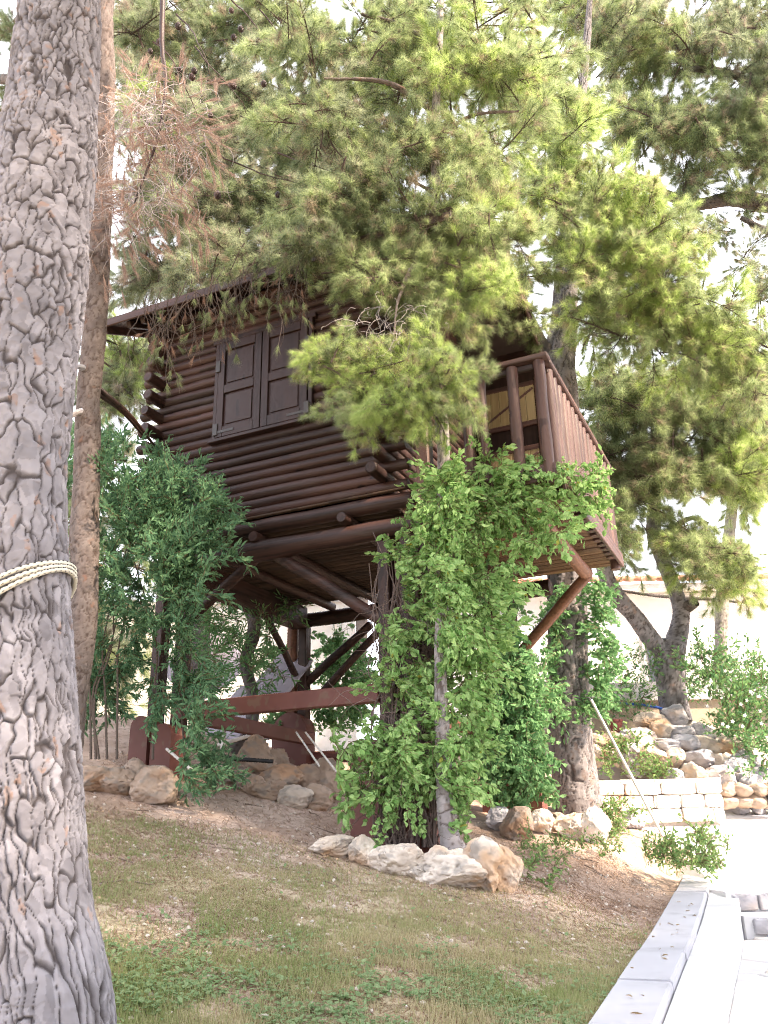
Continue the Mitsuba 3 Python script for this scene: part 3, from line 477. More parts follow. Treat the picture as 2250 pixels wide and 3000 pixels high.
# ---------------------------------------------------------------- trunks with plated bark
def bark_trunk(pts, res, plate=(.075, .17), depth=.02, cols=((.34, .31, .33), (.45, .42, .44), (.40, .22, .14), (.12, .09, .085)), seed=0, wrap=None, orange=.035):
    """pts: rows x, y, z, radius. Bark plates are Voronoi cells on the unrolled trunk with grooves between them."""
    pts = np.asarray(pts, float); L = np.linalg.norm(np.diff(pts[:, :3], axis=0), axis=1).sum(); n = max(4, int(L / res)); q = smooth_path(pts, n); P, r = q[:, :3], q[:, 3]
    rm = r.mean(); sides = max(12, int(2 * np.pi * rm / res)); rg = np.random.default_rng(seed)
    t = nrm(np.gradient(P, axis=0)); a = nrm(np.cross(t, [0, 1.0, .05])); b = np.cross(t, a); ang = np.arange(sides) * 2 * np.pi / sides
    s = np.concatenate([[0], np.cumsum(np.linalg.norm(np.diff(P, axis=0), axis=1))])
    TH, SS = np.meshgrid(ang, s); C = 2 * np.pi * rm; X = TH / (2 * np.pi) * C
    dirs = np.cos(TH)[..., None] * a[:, None] + np.sin(TH)[..., None] * b[:, None]
    base = P[:, None] + dirs * r[:, None, None]
    k_ = np.ones(n) if len(plate) < 3 else np.interp(s / L, [0, .22, .5, 1], plate[2]); sw = np.concatenate([[0], np.cumsum(np.diff(s) * (k_[1:] + k_[:-1]) / 2)])
    q3 = np.stack([np.cos(TH) * rm * k_[:, None], np.sin(TH) * rm * k_[:, None], np.tile(sw[:, None], (1, sides))], -1) + seed * 3.7
    SW, LW = np.tile(sw[:, None], (1, sides)), sw[-1]; f0 = .45 / plate[0]
    wx = (meshkit.fbm(q3 * f0, 3, seed) - .5) * plate[0] * 1.5; wy = (meshkit.fbm(q3 * f0, 3, seed + 9) - .5) * plate[0] * 2.2
    def cells(pw, ph, amp):
        m = int(C * LW / (pw * ph)); sx, sy = rg.uniform(0, C, m), rg.uniform(-.1, LW + .1, m); rn = np.tile(rg.uniform(0, 1, (m, 4)), (3, 1)); sd = np.vstack([np.column_stack([sx + o, sy]) for o in (-C, 0, C)]) / [pw, ph]
        p_ = np.column_stack([(X + wx * amp).ravel(), (SW + wy * amp).ravel()]) / [pw, ph]; d, i = cKDTree(sd).query(p_, k=2); o = (p_ - sd[i[:, 0]]).reshape(X.shape + (2,))
        return (d[:, 1] - d[:, 0]).reshape(X.shape), rn[i[:, 0]].reshape(X.shape + (4,)), o
    e, ra, _ = cells(plate[0], plate[1], 1.0); e2, rb, ob = cells(plate[0] * .62, plate[1] * .3, .8)
    wd = .05 + .14 * np.clip(meshkit.fbm(q3 * f0 * .8, 2, seed + 21) * 2.2 - .75, 0, 1)
    big = np.clip(1.15 - e / wd, 0, 1)
    scale_ = (rb[..., 0] - .5) + .5 * (ob[..., 0] * (rb[..., 1] - .5) * 1.4 - ob[..., 1] * (.2 + .5 * rb[..., 2]))      # scales tilt and overlap: a step at every edge
    fine = meshkit.fbm(base * 48, 3, seed + 3) - .5; crack = big; n3 = ra[..., 0]
    disp = depth * (.4 - crack) + depth * .2 * (ra[..., 0] - .5) + depth * .3 * scale_ + depth * .42 * fine + .03 * (meshkit.fbm(base * 2.2, 2, seed + 7) - .5)
    disp = gaussian_filter(disp, (.6, .6), mode=('nearest', 'wrap'))
    v = base + dirs * disp[..., None]
    c0, c1, c2, c3 = (np.array(c) for c in cols); tone = np.clip(meshkit.fbm(base * 9, 3, seed + 11) * 1.3 - .15 + .55 * (rb[..., 1] - .5), 0, 1)[..., None]
    col = c0 * (1 - tone) + c1 * tone
    og = ((rb[..., 3] < orange) * np.clip(meshkit.fbm(base * 40, 2, seed + 13) * 2 - .4, 0, 1))[..., None]
    col = col * (1 - og * .75) + c2 * og * .75
    col = col * (.88 + .24 * rb[..., 2])[..., None]; gr = crack[..., None] * .9; col = col * (1 - gr) + c3 * gr      # brown inner bark in the cracks
    i, j = np.meshgrid(np.arange(n - 1), np.arange(sides), indexing='ij'); j2 = (j + 1) % sides
    f = np.stack([i * sides + j, i * sides + j2, (i + 1) * sides + j2, (i + 1) * sides + j], -1).reshape(-1, 4)
    f = np.vstack([f[:, [0, 1, 2]], f[:, [0, 2, 3]]])
    return (v.reshape(-1, 3), f), np.clip(col.reshape(-1, 3), .01, .8)
def px_trunk(rows):
    """rows: px, py, Y, width in view pixels -> x, y, z, radius"""
    out = []
    for px, py, Y, w in rows:
        p = at(px, py, Y); d = np.linalg.norm(p - EYE) * ((p - EYE) @ FW / np.linalg.norm(p - EYE)); out.append([*p, w * S / FOC * d / 2])
    return np.array(out)
GREY = ((.145, .137, .148), (.275, .263, .28), (.26, .165, .12), (.05, .042, .041)); BRN = ((.115, .092, .085), (.165, .14, .13), (.17, .09, .062), (.06, .044, .038)); DRK = ((.09, .08, .078), (.145, .13, .128), (.13, .09, .07), (.04, .034, .03))
p1 = thing('foreground_pine', 'large plated pine trunk in the left foreground with rope tied round it', 'pine tree')
rows1 = px_trunk([(88, 2560, 3.15, 330), (98, 2330, 3.2, 300), (104, 2150, 3.22, 252), (60, 1900, 3.3, 240), (45, 1700, 3.36, 240), (42, 1480, 3.42, 232), (28, 1250, 3.46, 226), (30, 1000, 3.5, 220), (46, 780, 3.52, 224), (72, 560, 3.52, 218), (96, 400, 3.52, 200), (112, 240, 3.52, 182), (128, 60, 3.52, 164), (140, -120, 3.5, 154)])
top1 = rows1[-1]; rows1 = np.vstack([rows1, top1 + [.12, .1, .9, -.015], top1 + [.3, .25, 2.4, -.05]])
m, c = bark_trunk(rows1, .0045, (.039, .165, (.85, 1.0, 1.2, 1.45)), .019, GREY, 1); add('foreground_pine__trunk', m, 'bark', True, c)
p2 = thing('left_rear_pine', 'slim reddish pine trunk just behind the foreground trunk', 'pine tree')
rows2 = px_trunk([(155, 1690, 7.1, 36), (158, 1600, 7.1, 46), (172, 1450, 7.1, 54), (182, 1300, 7.1, 66), (183, 1150, 7.1, 66), (188, 1000, 7.1, 62), (192, 850, 7.1, 58), (206, 700, 7.1, 56), (214, 550, 7.1, 54), (222, 350, 7.1, 48), (229, 180, 7.1, 42), (230, 0, 7.1, 36)])
rows2[:, 3] *= .86
rows2 = np.vstack([rows2[0] + [0.02, 0, -.4, .02], rows2, rows2[-1] + [.05, .1, 1.6, -.03]])
m, c = bark_trunk(rows2, .01, (.035, .12), .011, BRN, 2); add('left_rear_pine__trunk', m, 'bark', True, c)
for x0, y0, x1, y1 in ((205, 552, 178, 540), (190, 800, 160, 792), (188, 885, 148, 902)):
    add('left_rear_pine__branch_stub', tube([at(x0, y0, 7.1), at((x0 + x1) / 2, (y0 + y1) / 2 - 3, 6.95), at(x1, y1, 6.85)], [.035, .028, .02], 8), 'greystone', smooth=40)
for x0, y0, x1, y1 in ((212, 838, 335, 965), (205, 846, 315, 948)):
    add('left_rear_pine__dead_branch', tube(smooth_path([at(x0, y0, 7.3), at((x0 + x1) / 2 + 4, (y0 + y1) / 2 - 8, 7.6), at(x1, y1, 8.1)], 8), np.linspace(.026, .014, 8), 7), 'wood_z', smooth=True)
p3 = thing('thin_front_pine', 'thin pale pine trunk rising through the vines before the tree house', 'pine tree')
rows3 = px_trunk([(985, 1850, 6.85, 60), (968, 1790, 6.85, 42), (958, 1640, 6.85, 32), (952, 1450, 6.85, 30), (958, 1200, 6.85, 28), (957, 960, 6.85, 27), (940, 720, 6.9, 22), (945, 500, 7.0, 20), (940, 300, 7.1, 18), (950, 60, 7.2, 14), (960, -150, 7.3, 8)])
m, c = bark_trunk(rows3, .012, (.05, .1), .008, ((.22, .2, .205), (.32, .295, .3), (.22, .15, .11), (.09, .07, .062)), 3); add('thin_front_pine__trunk', m, 'bark', True, c)
p4 = thing('ivy_pine', 'stout dark pine trunk wrapped in ivy right of the tree house', 'pine tree')
rows4 = px_trunk([(1262, 1800, 10.7, 112), (1250, 1740, 10.7, 100), (1232, 1600, 10.7, 92), (1228, 1450, 10.7, 84), (1225, 1300, 10.75, 82), (1222, 1100, 10.8, 74), (1215, 900, 10.85, 68), (1208, 780, 10.9, 66), (1218, 700, 10.9, 56), (1225, 560, 11, 44), (1240, 350, 11, 30), (1262, 150, 11, 16), (1278, -60, 11, 8), (1285, -250, 11, 3)])
m, c = bark_trunk(rows4, .011, (.05, .36), .022, ((.15, .135, .135), (.22, .205, .205), (.15, .1, .075), (.05, .042, .04)), 4); add('ivy_pine__trunk', m, 'bark', True, c)
def limb(key, rows, sd, cols=DRK, name='limb', res=.025):
    m, c = bark_trunk(px_trunk(rows), res, (.06, .12), .012, cols, sd); add(f'{key}__{name}', m, 'bark', True, c)
limb(p4, [(1205, 800, 10.9, 30), (1180, 752, 10.8, 24), (1150, 700, 10.6, 20), (1100, 600, 10.2, 16), (1040, 480, 9.6, 8)], 31)
limb(p4, [(1225, 600, 11, 30), (1290, 500, 10.6, 22), (1360, 420, 10.2, 14), (1430, 400, 9.8, 7)], 32)
limb(p4, [(1222, 700, 10.9, 30), (1300, 640, 10.5, 22), (1400, 600, 10.2, 16), (1520, 660, 10, 8)], 33)
p5 = thing('forked_pine', 'forked pine with a pruned stub standing above the rockery', 'pine tree')
FORK = ((.13, .115, .125), (.2, .18, .19), (.2, .13, .09), (.06, .05, .048))
limb(p5, [(1462, 1560, 13.8, 66), (1452, 1500, 13.8, 60), (1446, 1430, 13.8, 64), (1452, 1390, 13.8, 56)], 41, GREY, 'trunk')
limb(p5, [(1440, 1420, 13.8, 44), (1410, 1385, 13.7, 38), (1370, 1330, 13.6, 34), (1335, 1290, 13.5, 34), (1305, 1230, 13.4, 32), (1290, 1120, 13.3, 28), (1285, 980, 13.2, 22), (1330, 860, 13, 12)], 42, GREY)
limb(p5, [(1455, 1405, 13.8, 50), (1468, 1350, 13.8, 38), (1470, 1310, 13.8, 34), (1448, 1250, 13.8, 32), (1425, 1190, 13.8, 32), (1412, 1140, 13.8, 30), (1420, 1040, 13.7, 22), (1450, 900, 13.5, 12)], 43, GREY)
limb(p5, [(1470, 1316, 13.8, 30), (1490, 1308, 13.7, 24), (1502, 1300, 13.6, 20)], 44, DRK, 'pruned_stub')
limb(p5, [(1440, 1150, 13.8, 14), (1490, 1120, 13.6, 12), (1530, 1132, 13.5, 8)], 45)
p6 = thing('far_right_pine', 'slender pine with a mossy foot behind the flowering shrub', 'pine tree')
limb(p6, [(1550, 1500, 16, 26), (1556, 1420, 16, 26), (1560, 1300, 16, 28), (1570, 1200, 16, 24), (1582, 1090, 16, 22), (1590, 980, 16, 18), (1590, 800, 16, 12)], 51, ((.24, .22, .2), (.33, .31, .28), (.2, .22, .1), (.09, .08, .07)), 'trunk')
limb(p6, [(1300, 1268, 15.6, 3), (1400, 1285, 15.8, 5), (1480, 1292, 16, 6), (1555, 1296, 16, 7), (1659, 1310, 15.6, 4)], 52)
p7 = thing('overhanging_pine', 'pine reaching in from the upper right with a heavy dark limb', 'pine tree')
limb(p7, [(2050, 700, 12.6, 90), (1900, 520, 12.6, 70), (1760, 455, 12.6, 54), (1659, 440, 12.6, 40), (1580, 430, 12.6, 32), (1510, 440, 12.6, 24), (1440, 420, 12.5, 18), (1380, 380, 12.4, 10)], 61)
limb(p7, [(1740, 520, 12.6, 30), (1660, 500, 12.6, 16), (1600, 470, 12.6, 10)], 62)
limb(p7, [(1850, 520, 12.6, 40), (1720, 300, 12.4, 26), (1620, 180, 12.2, 18), (1520, 150, 12.0, 14), (1440, 160, 11.9, 8)], 63)
limb(p7, [(2300, 2300, 12.8, 150), (2200, 1500, 12.7, 130), (2050, 700, 12.6, 100)], 64, DRK, 'trunk', .05)
p8 = thing('backdrop_pine', 'grey-green pine behind the tree house roof on the upper left', 'pine tree')
limb(p8, [(420, 1500, 13, 60), (440, 1000, 13, 50), (470, 600, 13, 40), (500, 300, 13, 28), (540, 0, 13, 18)], 71, DRK, 'trunk', .04)
for q, (x0, y0, x1, y1) in enumerate(((480, 500, 300, 380), (490, 420, 640, 330), (500, 300, 380, 160), (510, 250, 650, 120), (470, 600, 640, 520), (530, 100, 700, 60))):
    limb(p8, [(x0, y0, 12.9, 16), ((x0 + x1) / 2, (y0 + y1) / 2 - 15, 12, 11), (x1, y1, 11, 5)], 72 + q)
for q, rr in enumerate(([(945, 500, 7.0, 12), (900, 560, 6.8, 9), (860, 650, 6.6, 6), (850, 740, 6.5, 4)], [(942, 600, 7, 12), (1000, 560, 6.9, 9), (1060, 570, 6.8, 5)], [(942, 420, 7.05, 12), (860, 380, 6.9, 9), (740, 400, 6.8, 5)],
                        [(945, 300, 7.1, 11), (1020, 250, 7.2, 8), (1120, 240, 7.3, 4)], [(945, 250, 7.1, 11), (840, 180, 7, 8), (700, 170, 6.9, 4)], [(948, 120, 7.2, 9), (880, 60, 7.2, 6), (780, 30, 7.2, 3)])):
    limb(p3, rr, 90 + q, BRN, res=.015)

# ---------------------------------------------------------------- needle boughs
def needles(pos, axis, n, ln, wid, spread, rg, c0, c1, back=.05):
    """Tufts of needles: each one thin triangle."""
    m = len(pos); P0 = np.repeat(pos, n, 0); A = np.repeat(axis, n, 0); k = m * n
    d = nrm(A + spread * nrm(rg.normal(0, 1, (k, 3))) * rg.uniform(.35, 1, (k, 1))); P0 = P0 - A * rg.uniform(0, back, (k, 1))
    ll = ln * rg.uniform(.65, 1.15, (k, 1)); s = nrm(np.cross(d, rg.normal(0, 1, (k, 3)))) * wid / 2
    tip = P0 + d * ll - np.array([0, 0, 1]) * ll * rg.uniform(0, .4, (k, 1))
    v = np.stack([P0 - s, P0 + s, tip], 1).reshape(-1, 3); f = np.arange(3 * k).reshape(-1, 3)
    t = np.clip(np.repeat(rg.uniform(0, 1, (m, 1)), n, 0) * .75 + rg.uniform(-.1, .35, (k, 1)), 0, 1); c = np.array(c0) * (1 - t) + np.array(c1) * t
    return v, f, np.repeat(c, 3, 0)
def bough(seed, L=.75, ntw=22, n=78, ln=.12, wid=.0028, c0=(.06, .1, .025), c1=(.16, .23, .05), old=.2, cold=(.26, .19, .09), bare=0.0, droop=.0, twigc=(.13, .1, .09), spread=1.5):
    rg = np.random.default_rng(seed); st = np.array([[L * t, .06 * math.sin(3 * t + seed), -droop * t * t + .05 * math.sin(2.2 * t + 2 * seed)] for t in np.linspace(0, 1, 7)])
    ms = [(*tube(st, np.linspace(.011, .004, 7), 4, False),)]; pos, ax = [], []
    for k in range(ntw):
        t = bare + (1 - bare) * (k + .6) / ntw; b = np.array([np.interp(t, np.linspace(0, 1, 7), st[:, j]) for j in range(3)]); ph = rg.uniform(0, 6.28); sp = rg.uniform(.5, 1.1)
        d = nrm(np.array([math.cos(sp), math.sin(sp) * math.cos(ph), math.sin(sp) * math.sin(ph) - droop * .6])); l = rg.uniform(.12, .34) * (1.1 - .5 * t) * L / .75
        mid = b + d * l * .5 + rg.normal(0, .015, 3); end = b + d * l + rg.normal(0, .02, 3) + [.02, 0, -droop * .1]
        ms.append(tube([b, mid, end], [.004, .003, .002], 3, False)); pos += [end, mid * .4 + end * .6]; ax += [nrm(end - mid)] * 2
    pos.append(st[-1]); ax.append(nrm(st[-1] - st[-2])); pos, ax = np.array(pos), nrm(np.array(ax) + [0, 0, .15]); tv, tf = join(ms)
    o = rg.uniform(0, 1, len(pos)) < old
    out = [(tv, tf, np.tile(twigc, (len(tv), 1)))]
    for sel, a, b in ((~o, c0, c1), (o, np.array(cold) * .7, cold)):
        if sel.any(): out.append(needles(pos[sel], ax[sel], n, ln, wid, spread, rg, a, b))
    V_, F_ = join([(v, f) for v, f, _ in out]); return (V_, F_), np.vstack([c for *_, c in out])
def group(name, mk, bsdf='leafy'):
    m, c = mk; scene[name] = {'type': 'shapegroup', 'plant': mikit.ply(m, bsdf, color=c)}
KIND = {'olive': dict(c0=(.27, .335, .17), c1=(.46, .55, .28), old=.2, cold=(.44, .39, .28)), 'bright': dict(c0=(.34, .44, .15), c1=(.56, .68, .28), old=.12, cold=(.48, .44, .28)), 'dark': dict(c0=(.19, .24, .13), c1=(.33, .395, .22), old=.2, cold=(.38, .33, .24)),
        'pale': dict(c0=(.27, .315, .21), c1=(.45, .5, .32), old=.2, cold=(.42, .37, .3)), 'dead': dict(c0=(.34, .17, .09), c1=(.46, .25, .15), old=0.0, bare=.2, twigc=(.34, .3, .29))}
for kd, kw in KIND.items():
    for q in range(3): group(f'bough_{kd}_{q}', bough(100 + q + 10 * len(kd), droop=.12 * q, **kw))
def place(key, grp, p, d, rg, sc):
    d = nrm(np.asarray(d, float)); s = nrm(np.cross(d, rg.normal(0, 1, 3))); n = np.cross(d, s)
    if n[2] < 0: n, s = -n, -s
    M = np.eye(4); M[:3, 0], M[:3, 1], M[:3, 2], M[:3, 3] = d * sc, s * sc, n * sc, p
    scene[key] = {'type': 'instance', 'sg': {'type': 'ref', 'id': grp}, 'to_world': T(M.tolist())}
def bkey(tree, i):
    if i < 300: return f'{tree}__bough_{i:03d}' if i else f'{tree}__bough'
    labels[f'{tree}__inner_boughs'] = {'kind': 'stuff'}; return f'{tree}__inner_boughs__{i - 299:03d}'
DENS = 1.35
def crown(tree, clumps, seed, dens=DENS):
    """clumps: px, py, Y, rx, ry (view px), depth m, count, scale, kinds, droop"""
    rg = np.random.default_rng(seed); i = 0
    for px, py, Y, rx, ry, dm, cnt, sc, kinds, dr_ in clumps:
        c = at(px, py, Y)
        for _ in range(int(cnt * dens)):
            while True:
                q = rg.uniform(-1, 1, 3)
                if q @ q < 1: break
            q = q * (.35 + .65 * rg.random()) ** .3
            p = at(px + q[0] * rx * .8, py + q[1] * ry * .8, Y + q[2] * dm)
            d = nrm(np.array([q[0], q[2] * .8, -q[1]]) + rg.normal(0, .55, 3)) + np.array([0, 0, -dr_])
            d = nrm(d); kd = kinds[rg.integers(len(kinds))]; s = sc * rg.uniform(.75, 1.2)
            place(bkey(tree, i), f'bough_{kd}_{rg.integers(3)}', p - d * s * .35, d, rg, s); i += 1
    print(tree, i)
O, B, D, PL = 'olive', 'bright', 'dark', 'pale'
crown(p3, [(850, 840, 6.45, 170, 110, .35, 30, .62, [O, B, B], .25), (960, 815, 6.45, 80, 75, .3, 14, .6, [O, B, B], .1), (745, 770, 6.5, 85, 80, .3, 12, .58, [O, B], .2),
           (1000, 620, 6.9, 150, 75, .5, 22, .8, [O, O, B], .3), (800, 590, 6.9, 130, 60, .5, 16, .8, [O, O, D], .3), (1060, 500, 7, 110, 90, .6, 14, .85, [O, B], .2), (900, 480, 7, 130, 80, .6, 16, .85, [O, D, O], .2), (660, 525, 6.9, 80, 35, .4, 8, .65, [PL, O], .3), (520, 565, 7.0, 100, 22, .4, 5, .5, [PL, D], .4), (740, 440, 7.2, 130, 110, .7, 20, .9, [D, O], .25),
           (880, 330, 7.3, 150, 100, .7, 20, .9, [O, D], .2), (1050, 330, 7.3, 110, 90, .7, 14, .9, [O, B, O], .15), (700, 260, 7.4, 150, 110, .8, 20, .95, [D, O, PL], .2), (950, 180, 7.5, 150, 100, .8, 18, .95, [O, B, O], .15), (1120, 150, 7.6, 130, 110, .8, 16, .95, [B, O], .1), (800, 90, 7.6, 170, 100, .9, 18, 1, [O, D, O], .15), (1000, 20, 7.8, 200, 80, .9, 16, 1, [O, B, O], .1), (640, 90, 7.6, 120, 110, .8, 12, .95, [O, D], .2)], 201)
crown(p4, [(1320, 430, 9.6, 120, 90, .8, 24, 1.05, [B, B, O], .15), (1420, 520, 9.6, 100, 110, .8, 26, 1.05, [B, B, O], .15), (1300, 560, 9.6, 130, 90, .8, 26, 1.05, [B, O], .2), (1200, 420, 9.4, 100, 90, .8, 16, 1, [O, B], .2), (1440, 640, 9.8, 120, 90, .8, 24, 1.05, [B, B, O], .2), (1330, 700, 9.8, 110, 70, .8, 14, 1.05, [O, B], .3),
           (1560, 720, 10.2, 110, 80, .8, 20, 1.1, [B, B, O], .2), (1630, 820, 10.2, 80, 80, .8, 14, 1.1, [B, O], .25), (1480, 760, 10.2, 110, 70, .8, 16, 1.1, [B, O], .3), (1200, 300, 9.6, 120, 80, .8, 16, 1.05, [B, O], .1), (1180, 180, 9.6, 110, 90, .8, 14, 1.05, [B, O], .1), (1100, 620, 9.4, 60, 70, .5, 8, .9, [O], .3), (1120, 700, 9.4, 60, 40, .4, 5, .8, [O], .4)], 202, 1.15)
crown(p5, [(1330, 860, 13, 100, 90, 1, 22, 1.4, [O, D], .2), (1430, 860, 13, 110, 80, 1, 20, 1.4, [O, D, O], .2), (1540, 900, 13.2, 110, 90, 1, 22, 1.4, [O, D, B], .2), (1350, 1000, 13, 90, 80, 1, 16, 1.4, [D, O], .3), (1460, 1000, 13.2, 110, 70, 1, 18, 1.4, [O, D], .25), (1570, 1010, 13.4, 90, 60, 1, 12, 1.4, [O, B], .2), (1340, 1130, 13, 50, 90, .8, 10, 1.2, [O], .5),
           (1390, 1060, 13.2, 70, 60, .8, 8, 1.3, [O, D], .3), (1530, 1190, 12.8, 85, 55, .7, 16, 1.15, [O, O, B], .15), (1600, 1225, 12.8, 60, 40, .6, 9, 1.1, [O, B], .15), (1480, 1170, 13, 50, 40, .6, 7, 1.1, [O, D], .2)], 203)
crown(p6, [(1640, 930, 15.5, 100, 90, 1, 14, 1.6, [B, O], .2), (1630, 1040, 15.6, 60, 50, .8, 8, 1.5, [O], .2), (1560, 800, 16, 110, 80, 1, 10, 1.6, [O], .1)], 204)
crown(p7, [(1330, 90, 12.2, 110, 100, 1.0, 20, 1.40, [O, PL, D], .2), (1450, 120, 12.1, 110, 90, 1.0, 20, 1.40, [O, PL, O], .2), (1560, 80, 12.1, 110, 90, 1.0, 18, 1.40, [PL, O], .2), (1640, 180, 12.1, 70, 110, 1.0, 16, 1.40, [PL, O], .2), (1420, 270, 12.3, 100, 70, 0.9, 18, 1.40, [O, D, O], .25), (1530, 270, 12.3, 100, 70, 0.9, 18, 1.40, [O, O, D], .25), (1630, 320, 12.4, 70, 60, 0.9, 12, 1.40, [O, D], .25),
           (1540, 500, 12.6, 60, 50, .8, 5, 1.0, [D], .3), (1620, 560, 12.6, 50, 60, .8, 5, 1.0, [D, PL], .3), (1620, 430, 12.6, 60, 40, .8, 6, 1.1, [D, O], .2), (1500, 380, 12.6, 70, 30, 0.8, 6, 1.26, [D], .2), (1640, 640, 12.6, 30, 50, 0.5, 4, 1.12, [D], .3), (1350, 240, 12.4, 60, 60, 0.8, 8, 1.40, [O], .2), (1260, 20, 12.4, 80, 60, 0.9, 10, 1.40, [O, B], .1), (1640, 30, 12.2, 70, 60, 0.9, 8, 1.40, [PL, D], .2)], 205)
crown(p8, [(320, 60, 11.5, 120, 90, 1, 18, 1.4, [PL, PL, D], .25), (470, 60, 11.5, 120, 90, 1, 18, 1.4, [PL, D], .2), (600, 40, 11.5, 110, 90, 1, 16, 1.4, [PL, O], .2), (330, 230, 11.5, 100, 100, 1, 16, 1.4, [PL, PL, B], .3), (470, 230, 11.5, 120, 100, 1, 22, 1.4, [PL, D], .3), (610, 260, 11.5, 110, 100, 1, 20, 1.4, [PL, D], .3), (330, 420, 11.5, 90, 100, 1, 16, 1.4, [PL], .35), (470, 420, 11.5, 120, 90, 1, 22, 1.4, [PL, D], .35),
           (620, 430, 11.5, 110, 80, 1, 20, 1.4, [PL, D], .3), (330, 590, 11.5, 100, 70, 1, 14, 1.4, [PL], .4), (480, 550, 11.5, 120, 60, 1, 16, 1.4, [PL], .35), (600, 560, 11.6, 70, 40, .8, 8, 1.3, [PL], .3), (740, 540, 11.8, 60, 50, .8, 8, 1.3, [PL, D], .2), (270, 800, 12.4, 60, 80, .8, 14, 1.3, [B, PL], .3)], 206)

p10 = thing('distant_pine', 'hazy pine far behind the tree house filling the sky between nearer crowns', 'pine tree')
limb(p10, [(760, 1500, 18, 60), (780, 900, 18, 50), (800, 400, 18, 40), (810, 0, 18, 26)], 91, DRK, 'trunk', .06)
crown(p10, [(450, 250, 17, 200, 160, 1.5, 22, 2.3, [PL], .2), (700, 330, 17.5, 170, 130, 1.5, 20, 2.3, [PL, O], .2), (850, 130, 17.5, 200, 140, 1.5, 22, 2.3, [PL, O], .2), (1080, 130, 17.5, 150, 120, 1.5, 14, 2.3, [PL, B], .2), (300, 120, 17, 120, 120, 1.5, 10, 2.2, [PL], .2), (1190, 320, 17, 110, 130, 1.5, 14, 2.0, [PL, O], .2), (1330, 30, 17, 110, 60, 1.2, 8, 2.0, [PL, O], .2), (1240, 560, 16, 50, 80, 1, 6, 1.6, [O], .2), (200, 480, 14, 40, 90, 1, 6, 1.4, [PL], .3), (1000, 380, 17.5, 120, 110, 1.5, 8, 2.2, [PL], .2), (270, 780, 15.5, 70, 80, 1, 10, 1.7, [B, PL], .2)], 207)
crown(p1, [(8, 60, 5.2, 45, 50, .4, 4, .6, [D], .2), (15, 200, 5.2, 30, 40, .4, 3, .55, [D, PL], .3), (-10, 320, 5.2, 30, 40, .4, 3, .5, [D], .3)], 208)
limb(p1, [(100, 215, 3.55, 26), (40, 175, 4.2, 20), (-20, 165, 4.9, 16), (-90, 120, 5.6, 10)], 92)
# the crown of the foreground pine and the pine beside the path stand above and right of the frame and shade the lawn
def high_crown(tree, c, r, cnt, seed, sc=1.7, kinds=(O, D)):
    rg = np.random.default_rng(seed)
    for i in range(cnt):
        q = nrm(rg.normal(0, 1, 3)) * rg.random() ** .4; p = np.asarray(c) + q * r; d = nrm(q + rg.normal(0, .4, 3))
        place(f'{tree}__bough_{i + 100:03d}', f'bough_{kinds[rg.integers(len(kinds))]}_{rg.integers(3)}', p, d, rg, sc * rg.uniform(.8, 1.2))
high_crown(p1, (.9, 1.0, 10.6), (3.7, 2.7, 2.0), 150, 301, 1.9)
p11 = thing('left_background_pine', 'pale green pine behind the shrub at the left edge', 'pine tree')
m, c = bark_trunk(np.array([(-8, 14, 2, .25), (-8, 14, 5, .2), (-8.1, 14, 8, .1)]), .06, (.1, .2), .02, DRK, 78); add('left_background_pine__trunk', m, 'bark', True, c)
high_crown(p11, (-7.6, 14, 6.4), (3.2, 2.6, 3.0), 150, 303, 2.0, (PL, O, PL))
p9 = thing('pathside_pine', 'pine beside the path on the right whose crown shades the lawn', 'pine tree')
m, c = bark_trunk(np.array([(7.5, .8, -.2, .26), (7.4, .8, 3, .22), (7.2, .9, 6, .18), (6.9, 1.0, 9, .1)]), .06, (.1, .2), .02, GREY, 77); add('pathside_pine__trunk', m, 'bark', True, c)
high_crown(p9, (7.5, .6, 8.6), (3.2, 3.2, 2.0), 260, 302, 1.9)

# bare drooping twigs before the eave, and the dead spray at the slim left pine
def wig(p, d, L, n, rg, curl=.5, grav=.5):
    q = [np.array(p, float)]; d = nrm(np.array(d, float))
    for _ in range(n): d = nrm(d + rg.normal(0, curl, 3) + [0, 0, -grav * .3]); q.append(q[-1] + d * L / n)
    return np.array(q)
rg = np.random.default_rng(41)
for q in range(64):
    x = 310 + q * 5.6 + rg.normal(0, 8); y0 = 690 - (x - 330) * .28 + rg.uniform(-75, 0); p = at(x, y0, 6.75 + rg.uniform(-.25, .25)); L = rg.uniform(.3, .62) * (1.45 if q % 5 == 2 else 1)
    pts = wig(p, (rg.normal(0, .25), rg.normal(0, .2), -1), L, 7, rg, .22, .6); ms = [tube(pts, np.linspace(.0045, .0025, 8), 4, False)]; ends = [pts[-1]]; axs = [nrm(pts[-1] - pts[-2])]
    for _ in range(3):
        b = pts[rg.integers(2, 6)]; t2 = wig(b, (rg.normal(0, .6), rg.normal(0, .6), -.7), L * .45, 4, rg, .3, .5); ms.append(tube(t2, np.linspace(.003, .002, 5), 3, False)); ends.append(t2[-1]); axs.append(nrm(t2[-1] - t2[-2]))
    dead = rg.random() < .55; tv, tf = join(ms); nv, nf, nc = needles(np.array(ends[:2 if dead else 3]), np.array(axs[:2 if dead else 3]), 44, .09, .0026, .4 if dead else .7, rg, (.2, .13, .1) if dead else (.17, .21, .11), (.33, .22, .17) if dead else (.3, .35, .19))
    add('backdrop_pine__drooping_twig', join([(tv, tf), (nv, nf)]), 'leafy', color=np.vstack([np.tile((.15, .125, .115), (len(tv), 1)), nc]))
ms, nd = [], []
stemp = smooth_path([at(352, -30, 6.6), at(350, 100, 6.6), at(358, 180, 6.55), at(340, 300, 6.5), at(290, 440, 6.5)], 14)
